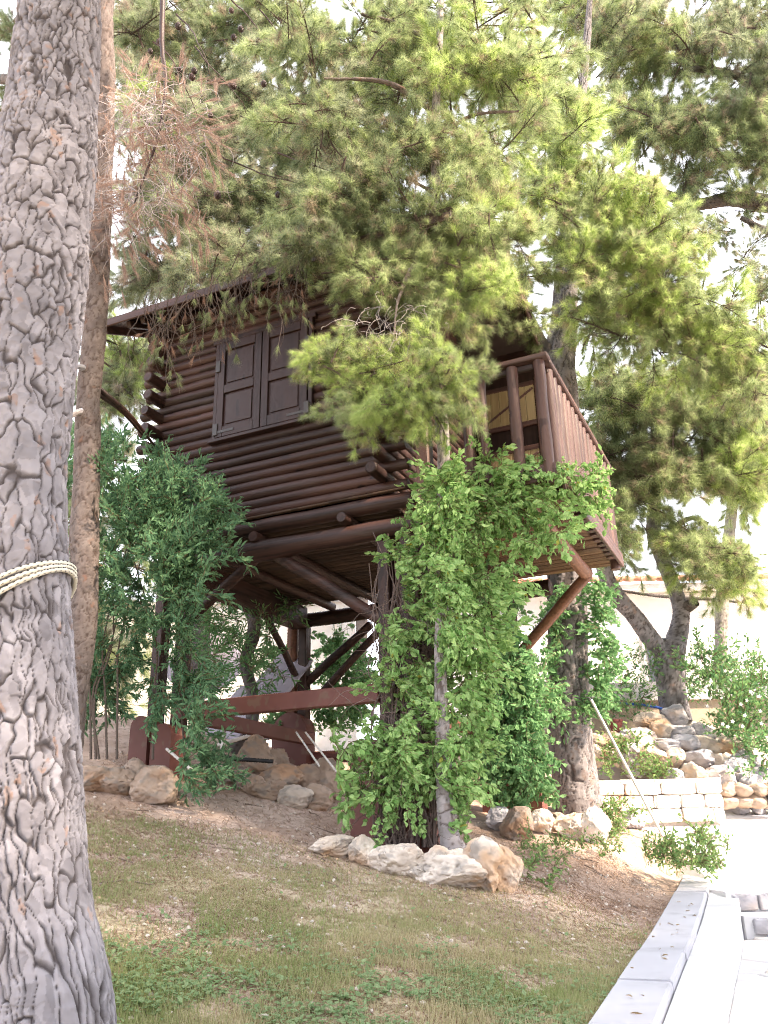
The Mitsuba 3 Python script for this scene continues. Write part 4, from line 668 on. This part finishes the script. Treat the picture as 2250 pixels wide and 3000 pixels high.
add('left_rear_pine__dead_limb', tube(stemp, np.linspace(.03, .008, 14), 8), 'wood_z', smooth=True)
hub = [(at(235, 330, 6.8), at(345, 200, 6.5)), (at(330, 250, 6.5), at(400, 330, 6.4)), (at(240, 440, 6.7), at(340, 420, 6.5))]
for q in range(330):
    a, b = hub[q % 3]; p = a + (b - a) * rg.random() + rg.normal(0, .12, 3); d = np.array([rg.normal(.35, .8), rg.normal(0, .5), rg.normal(-.1, .6)])
    pts = wig(p, d, rg.uniform(.25, .75), 9, rg, .34, .35); ms.append(tube(pts, np.linspace(.0042, .0018, 10), 3, False))
    if q % 4 == 0: nd.append((pts[-1], nrm(pts[-1] - pts[-2])))
tv, tf = join(ms); add('left_rear_pine__dead_spray', (tv, tf), 'matte', color=np.clip(np.array((.4, .37, .385)) + np.repeat(rg.normal(0, .05, (len(tv) // 30 + 1, 1)), 30, 0)[:len(tv)], .1, .8))
hang = [(at(x, y, 6.5), np.array([rg.normal(.1, .2), 0, -1.0])) for x, y in ((345, 170), (355, 210), (390, 290), (370, 330), (300, 330), (270, 380), (255, 300), (400, 390), (310, 400), (420, 480), (435, 540), (450, 560), (380, 520), (255, 620), (230, 400), (250, 470), (370, 300), (290, 300), (330, 270), (240, 540))]
pos = np.array([a for a, _ in hang] + [a for a, _ in nd]); ax = np.array([nrm(b) for _, b in hang] + [b for _, b in nd])
pos = np.vstack([pos + rg.normal(0, .08, pos.shape) for _ in range(4)]); ax = np.vstack([ax] * 4)
nv, nf, nc = needles(pos, ax, 44, .15, .0026, .35, rg, (.32, .225, .185), (.47, .355, .3), .12); add('left_rear_pine__dead_needles', (nv, nf), 'leafy', color=nc)
# curled grey twigs on top of the hanging bough
ms = [tube(wig(at(rg.uniform(760, 930), rg.uniform(660, 720), 6.35), (rg.normal(0, .8), -.3, rg.normal(-.2, .5)), rg.uniform(.3, .6), 10, rg, .4, .5), np.linspace(.003, .0016, 11), 3, False) for _ in range(36)]
tv, tf = join(ms); add('thin_front_pine__bare_twigs', (tv, tf), 'matte', color=np.tile((.24, .22, .22), (len(tv), 1)))
# pine cones
for q, (x, y) in enumerate(((325, 110), (505, 80), (560, 88), (500, 182), (388, 150), (415, 165), (455, 248), (505, 185), (385, 55), (500, 22), (520, 62), (640, 40), (660, 160), (420, 152), (470, 420), (600, 420), (570, 180), (345, 90), (1100, 440), (615, 180))):
    p = at(x, y, 8.6 + (q % 3) * .3); v, f = ICO[3]; v = v.copy(); th_ = np.arctan2(v[:, 1], v[:, 0]); r_ = 1 + .16 * np.sin(th_ * 7 + v[:, 2] * 9) * np.sin(v[:, 2] * 14); v = v * r_[:, None] * [.034, .034, .05] * (1.0 + .2 * (q % 3)); v[:, :2] *= (1 - .5 * np.clip(v[:, 2:] / .05, 0, 1))
    add('backdrop_pine__cone', (v @ np.array(trimesh.transformations.rotation_matrix(q, [1, .3, 0])[:3, :3]) + p, f), 'matte', smooth=40, color=None) if False else add('backdrop_pine__cone', (v + p, f), 'wood_z', smooth=60)
for q in range(9):
    x0, y0 = ((500, 0), (560, 20), (420, 100), (380, 30), (600, 330), (520, 250), (470, 330), (650, 100), (330, 90))[q]; p = at(x0, y0, 8.7); pts = wig(p, (.7, 0, -.6), 1.3, 10, rg, .18, .2); add('backdrop_pine__cone_twig', tube(pts, np.linspace(.012, .004, 11), 5), 'wood_z', smooth=True)

# ---------------------------------------------------------------- leafy sprigs: vine, ivy, shrubs
def leaves(pos, axis, L, W, rg, c0, c1, fold=.25, flat=.5):
    """Pointed leaves of four triangles, folded along the midrib."""
    k = len(pos); a = nrm(axis); s = nrm(np.cross(a, nrm(rg.normal(0, 1, (k, 3)) + [0, 0, flat]))); n = np.cross(s, a); l = L * rg.uniform(.65, 1.2, (k, 1)); w = W * rg.uniform(.75, 1.2, (k, 1)) / 2; h = fold * w
    P0, M, TP = pos, pos + a * l * .42, pos + a * l - n * l * .12
    v = np.stack([P0, M + s * w + n * h, M - s * w + n * h, M + 0 * s, TP, pos + a * l * .75 + s * w * .6 + n * h * .6, pos + a * l * .75 - s * w * .6 + n * h * .6], 1)
    f0 = np.array([[0, 1, 3], [0, 3, 2], [1, 5, 3], [3, 5, 4], [3, 4, 6], [2, 3, 6]]); f = (np.arange(k)[:, None, None] * 7 + f0).reshape(-1, 3)
    t = rg.uniform(0, 1, (k, 1)); c = np.array(c0) * (1 - t) + np.array(c1) * t
    return v.reshape(-1, 3), f, np.repeat(c, 7, 0)
def sprig(seed, n, L, W, size, c0, c1, hang=.8, stemc=(.2, .16, .1), yellow=0.0, nst=4, along=False):
    rg = np.random.default_rng(seed); ms, pos, ax = [], [], []
    for q in range(nst):
        pts = wig((0, 0, 0), (rg.normal(.4, .6), rg.normal(0, .6), rg.normal(0, .5)) if not along else (1, rg.normal(0, .35), rg.normal(.1, .35)), size * rg.uniform(.6, 1), 6, rg, .25, hang * .5); ms.append(tube(pts, np.linspace(.004, .0015, 7), 3, False))
        for _ in range(n // nst):
            t = rg.uniform(.15, 6); i = min(int(t), 5); b = pts[i] + (pts[i + 1] - pts[i]) * (t - i); d = nrm(nrm(pts[i + 1] - pts[i]) * (1.0 if along else .3) + rg.normal(0, .6, 3) + [0, 0, -hang]); pos.append(b + rg.normal(0, .012, 3)); ax.append(d)
    tv, tf = join(ms); lv, lf, lc = leaves(np.array(pos), np.array(ax), L, W, rg, c0, c1)
    yy = np.repeat(rg.random((len(pos), 1)) < yellow, 7, 0); lc = np.where(yy, np.array((.42, .42, .1)), lc)
    V_, F_ = join([(tv, tf), (lv, lf)]); return (V_, F_), np.vstack([np.tile(stemc, (len(tv), 1)), lc])
for q in range(3):
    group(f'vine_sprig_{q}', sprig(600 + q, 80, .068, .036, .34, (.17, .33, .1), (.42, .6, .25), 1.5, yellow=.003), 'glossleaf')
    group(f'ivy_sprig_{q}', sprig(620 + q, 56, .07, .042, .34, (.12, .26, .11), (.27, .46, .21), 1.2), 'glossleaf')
    group(f'shrub_sprig_{q}', sprig(640 + q, 110, .062, .019, .36, (.09, .19, .105), (.21, .36, .19), -.15, nst=4, along=True), 'glossleaf')
    group(f'flower_sprig_{q}', sprig(660 + q, 50, .06, .022, .36, (.1, .22, .1), (.24, .4, .16), -.2, along=True), 'glossleaf')
    group(f'weed_sprig_{q}', sprig(680 + q, 30, .05, .02, .22, (.13, .25, .09), (.3, .41, .16), -.3, along=True), 'glossleaf')
    group(f'frond_sprig_{q}', sprig(700 + q, 26, .16, .022, .4, (.09, .2, .08), (.2, .35, .15), .2, along=True), 'glossleaf')
def spray(key, grp, pts, seed, sc, outward=None, start=0):
    rg = np.random.default_rng(seed)
    for i, p in enumerate(pts):
        d = rg.normal(0, 1, 3) + [0, -.6, .2] if outward is None else nrm(p - outward(p)) + rg.normal(0, .45, 3)
        place(f'{key}__sprig_{i + start:03d}' if i + start else f'{key}__sprig', f'{grp}_{rg.integers(3)}', p, d, rg, sc * rg.uniform(.75, 1.2))
def region(polys, rg):
    """polys: (px, py, rx, ry, Y, dY, n) ellipses -> points"""
    out = []
    for px, py, rx, ry, Y, dY, n in polys:
        for _ in range(n):
            a, r_ = rg.uniform(0, 6.283), math.sqrt(rg.random()); out.append(at(px + rx * r_ * math.cos(a), py + ry * r_ * math.sin(a), Y + rg.uniform(-dY, dY)))
    return out
rg = np.random.default_rng(51)
v1 = thing('climbing_vine', 'glossy green climbing vine covering the front post and balcony edge', 'climbing plant')
spray(v1, 'vine_sprig', region([(958, 1050, 26, 40, 6.7, .04, 10), (955, 1140, 26, 60, 6.7, .04, 14), (957, 1250, 26, 60, 6.7, .04, 14), (958, 1340, 22, 40, 6.7, .04, 9), (880, 1200, 40, 90, 7.05, .15, 8), (860, 1400, 40, 100, 7.1, .15, 10), (890, 1480, 50, 60, 7.1, .15, 6), (1010, 1070, 100, 60, 7.05, .22, 16), (1120, 1050, 110, 65, 7.0, .2, 30), (1230, 1050, 70, 60, 7.2, .3, 16), (1090, 1150, 140, 60, 7.0, .2, 30), (1000, 1190, 60, 90, 7.0, .2, 12), (1050, 1280, 80, 80, 7.05, .25, 20), (960, 1350, 100, 110, 7.15, .25, 16), (1010, 1420, 50, 90, 7.05, .2, 16),
                                 (1000, 1540, 50, 80, 7.0, .2, 14), (990, 1650, 60, 70, 6.95, .2, 16), (880, 1600, 120, 50, 7.0, .25, 16), (820, 1650, 90, 60, 7.1, .2, 16), (900, 1720, 130, 60, 7.0, .2, 17), (790, 1740, 50, 60, 7.1, .15, 8), (980, 1760, 60, 40, 6.95, .15, 8), (860, 1260, 40, 110, 7.2, .15, 7), (860, 1130, 40, 50, 7.3, .1, 5), (1270, 1130, 40, 50, 7.6, .2, 7)], rg)[:300], 401, 1.0)
ms = []
for q in range(64):
    x = rg.uniform(812, 950); pts = [at(x + rg.normal(0, 12), y, 7.25 + rg.normal(0, .06)) for y in np.linspace(1830, rg.uniform(1150, 1450), 9)]; ms.append(tube(smooth_path(pts, 24), np.linspace(.009, .004, 24), 5, False))
for q in range(110):
    ms.append(tube(wig(at(rg.uniform(815, 950), rg.uniform(1280, 1780), 7.15), (rg.normal(0, 1), -.3, rg.normal(0, 1)), rg.uniform(.3, .8), 10, rg, .35, .2), np.linspace(.004, .002, 11), 3, False))
add('climbing_vine__stems', join(ms), 'matte', color=np.tile((.15, .115, .105), (sum(len(a) for a, _ in ms), 1)))
v2 = thing('shaded_vine', 'darker green vine mass covering the rear right post', 'climbing plant')
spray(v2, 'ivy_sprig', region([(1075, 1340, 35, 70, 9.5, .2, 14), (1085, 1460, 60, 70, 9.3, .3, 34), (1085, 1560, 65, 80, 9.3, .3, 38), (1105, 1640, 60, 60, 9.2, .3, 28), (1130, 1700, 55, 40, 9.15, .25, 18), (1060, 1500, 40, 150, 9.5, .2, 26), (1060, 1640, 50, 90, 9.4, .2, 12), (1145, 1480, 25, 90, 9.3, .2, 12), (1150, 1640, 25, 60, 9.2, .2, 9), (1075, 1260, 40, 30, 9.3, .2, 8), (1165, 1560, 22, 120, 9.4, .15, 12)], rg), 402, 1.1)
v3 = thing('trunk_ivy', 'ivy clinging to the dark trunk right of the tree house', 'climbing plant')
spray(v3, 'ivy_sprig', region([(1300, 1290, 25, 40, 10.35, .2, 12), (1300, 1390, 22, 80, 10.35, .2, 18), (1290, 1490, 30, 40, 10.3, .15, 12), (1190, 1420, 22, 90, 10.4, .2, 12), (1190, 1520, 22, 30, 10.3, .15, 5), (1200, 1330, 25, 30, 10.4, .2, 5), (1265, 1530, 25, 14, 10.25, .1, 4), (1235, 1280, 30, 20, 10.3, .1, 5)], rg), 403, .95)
sb = thing('evergreen_shrub', 'large blue-green evergreen shrub at the left corner of the tree house', 'shrub')
sc_ = at(300, 1280, 7.9)
spray(sb, 'shrub_sprig', region([(330, 1090, 110, 90, 7.6, .5, 46), (400, 1140, 90, 60, 7.45, .35, 26), (290, 1210, 110, 110, 7.6, .5, 50), (400, 1200, 70, 50, 7.4, .3, 18), (250, 1330, 60, 90, 7.8, .4, 15), (370, 1310, 60, 60, 7.5, .35, 20), (400, 1420, 40, 60, 7.6, .25, 8), (350, 1490, 50, 50, 7.7, .25, 6), (420, 1540, 30, 80, 7.55, .25, 6), (240, 1010, 50, 50, 7.9, .3, 10), (215, 1480, 35, 60, 8.1, .2, 10), (430, 1660, 40, 25, 7.5, .2, 4), (170, 1050, 40, 90, 8.2, .3, 10), (230, 1420, 40, 40, 8, .2, 6)], rg), 404, 1.25, lambda p: sc_)
ms = [tube(smooth_path([at(x, 1640, 7.9), at(x + rg.normal(0, 6), 1500, 7.9), at(x + rg.normal(5, 14), 1380, 7.85), at(.5 * x + 150 + rg.normal(0, 20), 1180, 7.7)], 14), np.linspace(.012, .005, 14), 7, False) for x in (196, 207, 214, 231, 252, 330, 400)]
add('evergreen_shrub__stem', join(ms), 'matte', color=np.tile((.12, .095, .08), (sum(len(a) for a, _ in ms), 1)))
for nm, lab, grp, cat, regs, sc2, sd in (
    ('broadleaf_tree', 'small crooked tree with drooping fronds beneath the tree house', 'frond_sprig', 'tree', [(520, 1400, 90, 70, 10.2, .5, 34), (600, 1330, 60, 50, 10.6, .4, 14), (480, 1330, 50, 50, 10.4, .4, 12), (460, 1450, 50, 60, 10, .4, 12), (580, 1460, 40, 40, 10, .3, 8)], .9, 405),
    ('background_shrub', 'dark shrub seen between the rear posts under the tree house', 'ivy_sprig', 'shrub', [(740, 1440, 60, 60, 11.6, .4, 26), (700, 1530, 70, 40, 11.4, .4, 22), (580, 1530, 60, 40, 11.5, .4, 14), (780, 1480, 30, 60, 11.4, .3, 10), (600, 1430, 50, 40, 12, .3, 8)], 1.2, 406),
    ('flowering_shrub', 'dense shrub dotted with white blossoms at the right edge', 'flower_sprig', 'shrub', [(1560, 1480, 80, 70, 12.9, .5, 40), (1640, 1500, 60, 90, 12.7, .5, 30), (1600, 1570, 60, 50, 12.5, .4, 22), (1650, 1620, 40, 50, 12.2, .4, 14), (1520, 1430, 40, 40, 13.2, .3, 10)], 1.35, 407),
    ('terrace_shrub', 'sparse shrub above the rockery left of the forked pine', 'flower_sprig', 'shrub', [(1355, 1450, 30, 40, 13.6, .3, 12), (1355, 1520, 40, 40, 13.5, .3, 16), (1400, 1450, 20, 20, 13.6, .2, 4)], 1.1, 408),
    ('kerb_shrub', 'low spreading shrub spilling over the end of the kerb', 'weed_sprig', 'shrub', [(1480, 1840, 70, 35, 8.3, .35, 36), (1540, 1850, 40, 35, 8.1, .25, 14), (1430, 1840, 40, 25, 8.4, .3, 10), (1510, 1805, 20, 20, 8.4, .2, 5)], 1.0, 409),
    ('grass_tuft_plant', 'loose pale weeds growing between block wall and rockery', 'weed_sprig', 'plant', [(1350, 1620, 50, 30, 12.3, .3, 16), (1400, 1650, 40, 30, 12.1, .3, 12), (1330, 1650, 30, 40, 12.2, .3, 10), (1440, 1665, 20, 20, 12, .2, 4)], 1.3, 410),
    ('trunk_foot_shrub', 'small shrub right of the rounded white rock', 'weed_sprig', 'shrub', [(1330, 1760, 35, 30, 9.4, .25, 16), (1325, 1790, 30, 20, 9.3, .2, 8)], 1.0, 411),
    ('rock_weed', 'weedy green patch between the two groups of rocks', 'weed_sprig', 'weeds', [(1180, 1830, 60, 30, 7.9, .4, 16), (1160, 1880, 40, 25, 7.0, .3, 10), (1250, 1820, 60, 15, 8.4, .3, 10), (1320, 1830, 30, 12, 8.4, .2, 5)], .8, 412),
    ('left_bank_plant', 'small green plant at the foot of the shrub beside the stone heap', 'shrub_sprig', 'plant', [(440, 1660, 45, 30, 8.0, .2, 12), (475, 1680, 20, 15, 7.9, .2, 4)], .8, 413)):
    k_ = thing(nm, lab, cat); spray(k_, grp, region(regs, rg), sd, sc2)
m, c = bark_trunk(px_trunk([(500, 1625, 10.2, 34), (540, 1570, 10.2, 30), (545, 1500, 10.2, 26), (530, 1430, 10.3, 26), (548, 1370, 10.3, 26), (545, 1330, 10.3, 24), (520, 1290, 10.4, 22), (505, 1250, 10.5, 18)]), .02, (.05, .1), .012, DRK, 88); add('broadleaf_tree__trunk', m, 'bark', True, c)
pos = np.array(region([(1560, 1500, 80, 60, 12.3, .15, 9), (1640, 1490, 40, 90, 12.1, .15, 5), (1600, 1570, 50, 50, 11.9, .15, 5)], rg))
for q, p in enumerate(pos):
    ang = np.arange(5) * 1.2566; v = [[0, 0, 0]]; f = []
    for a in ang: i = len(v); v += [[.022 * math.cos(a - .5), .008, .022 * math.sin(a - .5)], [.04 * math.cos(a), .002, .04 * math.sin(a)], [.022 * math.cos(a + .5), .008, .022 * math.sin(a + .5)]]; f += [[0, i, i + 1], [0, i + 1, i + 2]]
    add('flowering_shrub__blossom', (np.array(v) * .8 * [1, -1, 1] + p, np.array(f)), 'whitepaint')

# ---------------------------------------------------------------- small things
# rope round the foreground pine: three turns
rp = thing('tied_rope', 'cream rope with dark flecks wound three times round the foreground pine', 'rope')
Pq = smooth_path(rows1, 400)
def trunk_at(z):
    i = np.argmin(abs(Pq[:, 2] - z)); return Pq[i]
for q in range(3):
    pts = []
    for a in np.linspace(0, 2 * np.pi, 61):
        z = at(140, 1228, 3.5)[2] - .03 * q + .004 * math.sin(3 * a + q) + (.15 + .012 * q) * math.cos(a) - .15 ; c = trunk_at(z); r = c[3] + .028
        pts.append([c[0] + r * math.cos(a), c[1] + r * math.sin(a), z])
    add('tied_rope__turn', tube(pts, .0102, 8, False), 'rope', smooth=True)
    fl = []
    for i in range(0, 60, 1):
        for e in (0, 1):
            p = np.array(pts[i]) + (np.array(pts[i + 1]) - np.array(pts[i])) * (.3 + .45 * e); o = nrm(p - np.array([*trunk_at(p[2])[:2], p[2]])); tt = nrm(np.array(pts[i + 1]) - pts[i]); zz = np.array([0, 0, .007 if e else -.006]); b = p + o * .0096 + zz
            fl.append((np.array([b - tt * .006, b + tt * .005 - zz * .3, b + tt * .006 + zz * .2 + o * .001, b + o * .001 - tt * .002 + zz * .6]), np.array([[0, 1, 2], [0, 2, 3]])))
    add('tied_rope__fleck', join(fl), 'black')
def pole(name, pa, pb, r, mat, lab, cat): one(name, tube([pa, (np.asarray(pa) + pb) / 2, pb], r, 10), mat, lab, cat, smooth=40)
pole('leaning_pole', at(1277, 1512, 9.9), at(1430, 1802, 9.3), .017, 'polemetal', 'pale slender pole leaning against the ivy trunk', 'pole')
pole('metal_rod', at(640, 1582, 8.6), at(690, 1655, 8.2), .009, 'polemetal', 'thin rod leaning on the stone heap, left of the pair', 'rod')
pole('metal_rod', at(660, 1582, 8.5), at(728, 1668, 8.0), .009, 'polemetal', 'thin rod leaning on the stone heap, right of the pair', 'rod')
pole('fallen_branch', at(360, 1618, 7.9), at(425, 1672, 7.7), .014, 'polemetal', 'grey stick lying on the bank before the red plinths', 'branch')
one('black_pipe', tube(smooth_path([at(480, 1632, 8.6), at(510, 1640, 8.6), at(550, 1642, 8.6), at(590, 1645, 8.6)], 14), .02, 8), 'black', 'black pipe lying across the rocks under the tree house', 'pipe', smooth=True)
bd = thing('deck_chair', 'grey-lilac folded deck chair leaning under the tree house', 'deck chair')
for a, b, w in ((at(470, 1590, 10.0), at(560, 1490, 10.6), .5), (at(560, 1520, 10.6), at(640, 1420, 11.2), .5), (at(520, 1570, 10.3), at(590, 1590, 10.3), .4)): add('deck_chair__panel', beam(a, b, w, .03, .008, up=(.2, -.3, 1)), 'lilacboard')
for a, b in ((at(470, 1610, 9.9), at(570, 1580, 9.9)), (at(560, 1520, 9.9), at(660, 1505, 10.4)), (at(478, 1640, 9.8), at(486, 1560, 9.8))): add('deck_chair__frame', beam(a, b, .04, .04), 'polemetal')
fl_ = thing('patio_canopy', 'pale lilac canvas panel in the yard behind the posts', 'canopy')
a = at(410, 1470, 13.5); b = at(490, 1500, 13.0); add('patio_canopy__sheet', beam(at(405, 1400, 13.6), at(485, 1480, 13.2), 1.1, .03, .008, up=(0, -1, .4)), 'lilacboard'); add('patio_canopy__leg', beam(at(410, 1410, 13.6), at(412, 1520, 13.6), .05, .05), 'polemetal')
hose = [at(1290, 1532, 13.5), at(1310, 1520, 13.6), at(1340, 1520, 13.7), at(1380, 1522, 13.7), at(1420, 1528, 13.7), at(1445, 1538, 13.6)]
one('garden_hose', tube(smooth_path(hose, 24), .022, 8), 'blueplastic', 'blue hose lying along the terrace below the white wall', 'hose', smooth=True)
p = at(1330, 1568, 13.2); prof = np.array([(.0, -.14), (.1, -.14), (.15, 0), (.17, .1), (.185, .1), (.185, .14), (.15, .14), (.13, .05), (0, .04)])
prof = prof * .62; pm = trimesh.creation.revolve(prof, sections=24); one('flower_pot', (np.array(pm.vertices) + p, np.array(pm.faces)), 'potred', 'dark red pot on the terrace beside the rockery', 'pot', smooth=35)

# ---------------------------------------------------------------- lawn, clover, litter
rg = np.random.default_rng(61)
def lawn_pts(n, dens):
    out = []
    while sum(map(len, out)) < n:
        q = np.column_stack([rg.uniform(-2.6, 2.4, 60000), rg.uniform(3.0, 7.2, 60000)]); out.append(q[rg.random(60000) < dens(q)])
    return np.vstack(out)[:n]
kx = np.interp
def left_of_kerb(q): return q[:, 0] < np.interp(q[:, 1], kerbL[:, 1], kerbL[:, 0]) - .02
def n2(q, s, sd): return meshkit.fbm(np.column_stack([q * s, np.zeros(len(q))]), 3, sd)
def grass_d(q):
    d = np.clip((7.0 - q[:, 1] - .3 * q[:, 0] + 2.0 * (n2(q, .9, 3) - .5)) / 2.0, 0, 1); return d * np.clip((n2(q, 3.2, 4) - .28) / .25, .06, 1) * left_of_kerb(q) * np.clip(2.2 / q[:, 1] * 1.6, 0, 1)
q = lawn_pts(90000, grass_d); k = len(q); z = GA(q); a = rg.uniform(0, 6.28, k); h = rg.uniform(.012, .04, k) * (1 + .4 * (q[:, 1] < 5)); ln_ = rg.uniform(.01, .035, k); w = rg.uniform(.0018, .0036, k)
dx = np.column_stack([np.cos(a), np.sin(a)]); s = np.column_stack([-dx[:, 1], dx[:, 0], np.zeros(k)]) * w[:, None]
b = np.column_stack([q, z - .004]); tip = np.column_stack([q + dx * ln_[:, None], z + h]); gv = np.stack([b - s, b + s, tip], 1).reshape(-1, 3)
t = np.clip(n2(q, 1.8, 6) * 1.6 - .4 + rg.normal(0, .22, k), 0, 1)[:, None]; gc = np.array((.29, .34, .14)) * (1 - t) + np.array((.54, .46, .3)) * t
one('grass', (gv, np.arange(3 * k).reshape(-1, 3)), 'leafy', 'thin short grass in patches on the sloping lawn', 'grass', kind='stuff', color=np.repeat(gc, 3, 0))
def clover_d(q): return np.clip((4.9 - q[:, 1] + .9 * (n2(q, 1.2, 13) - .5) + .15 * abs(q[:, 0])) / 1.0, .015, 1) * np.clip((n2(q, 4, 14) - .42) / .15, .03, 1) * left_of_kerb(q) * (q[:, 1] < 6.3)
q = lawn_pts(11000, clover_d); k = len(q); z = GA(q) + rg.uniform(.006, .03, k); pos = np.column_stack([q, z]); ax = nrm(np.column_stack([rg.normal(0, 1, (k, 2)), rg.uniform(-.1, .5, k)]))
lv, lf, lc = leaves(pos, ax, .03, .023, rg, (.22, .33, .16), (.36, .46, .25), .15, 3.0)
one('clover', (lv, lf), 'leafy', 'small clover leaves spreading over the near lawn', 'clover', kind='stuff', color=lc)
def litter_d(q): return (.25 + .75 * np.clip((n2(q, 1.1, 23) - .35) / .2, 0, 1)) * left_of_kerb(q)
q = np.vstack([lawn_pts(26000, litter_d), np.column_stack([rg.uniform(-2.8, 2.2, 22000), rg.uniform(5.2, 8.9, 22000)])]); q = q[left_of_kerb(q)]; k = len(q); a = rg.uniform(0, 6.28, k); l = rg.uniform(.03, .10, k); dx = np.column_stack([np.cos(a), np.sin(a)])
za = GA(q) + .004; e = q + dx * l[:, None]; zb_ = GA(e) + rg.uniform(.002, .012, k); s = np.column_stack([-dx[:, 1], dx[:, 0], np.zeros(k)]) * .0024
lv = np.stack([np.column_stack([q, za]) - s, np.column_stack([q, za]) + s, np.column_stack([e, zb_])], 1).reshape(-1, 3); t = rg.random((k, 1)); lc = np.array((.2, .12, .08)) * (1 - t) + np.array((.55, .4, .28)) * t
one('needle_litter', (lv, np.arange(3 * k).reshape(-1, 3)), 'leafy', 'fallen brown pine needles scattered over the soil', 'pine needles', kind='stuff', color=np.repeat(lc, 3, 0))
q = lawn_pts(170, lambda q: .3 * left_of_kerb(q)); pos = np.column_stack([q, GA(q) + .012]); lv, lf, lc = leaves(pos, nrm(np.column_stack([rg.normal(0, 1, (len(q), 2)), rg.normal(.1, .15, len(q))])), .045, .028, rg, (.5, .44, .32), (.78, .74, .66), .3, 3.0)
one('fallen_leaves', (lv, lf), 'leafy', 'pale dry leaves and petals lying on the lawn', 'fallen leaves', kind='stuff', color=lc)
q = np.column_stack([rg.uniform(1.0, 3.0, 900), rg.uniform(3.6, 7.2, 900)]); q = q[(q[:, 0] > np.interp(q[:, 1], kerbL[:, 1], kerbL[:, 0]) + .02) & (q[:, 0] < np.interp(q[:, 1], kerbL[:, 1], kerbL[:, 0]) + .24)][:26]; pos = np.column_stack([q, np.interp(q[:, 1], kerbL[:, 1], kerbL[:, 2]) + .008]); lv, lf, lc = leaves(pos, nrm(np.column_stack([rg.normal(0, 1, (len(q), 2)), rg.normal(.05, .1, len(q))])), .05, .012, rg, (.2, .13, .08), (.4, .3, .18), .2, 3.0)
one('kerb_litter', (lv, lf), 'leafy', 'dry leaves and needles lying on the kerb', 'fallen leaves', kind='stuff', color=lc)
q = np.column_stack([rg.uniform(-2.8, 2.4, 900), rg.uniform(4, 9.5, 900)]); q = q[left_of_kerb(q)]; mv, mf = ICO[2][0][:, :], None
m0 = trimesh.creation.icosphere(1); ms = [(np.array(m0.vertices) * rg.uniform(.006, .016, 3) + [x, y, G(x, y)] + rg.normal(0, .001, (42, 3)), np.array(m0.faces)) for x, y in q]
one('pebbles', join(ms), 'limestone', 'small pale pebbles and crumbs scattered on the soil', 'pebbles', kind='stuff', smooth=True)
ms = []
for _ in range(70):
    x, y = rg.uniform(-2.4, 2.0), rg.uniform(4, 8.6); a = rg.uniform(0, 6.28); L = rg.uniform(.06, .22); p = np.array([[x + math.cos(a) * L * t + .02 * math.sin(5 * t + x), y + math.sin(a) * L * t, 0] for t in np.linspace(0, 1, 5)]); p[:, 2] = GA(p[:, :2]) + .006; ms.append(tube(p, np.linspace(.005, .002, 5), 4, False))
tv, tf = join(ms); one('fallen_twigs', (tv, tf), 'matte', 'small broken twigs strewn over the lawn and bank', 'twigs', kind='stuff', color=np.tile((.2, .15, .12), (len(tv), 1)))
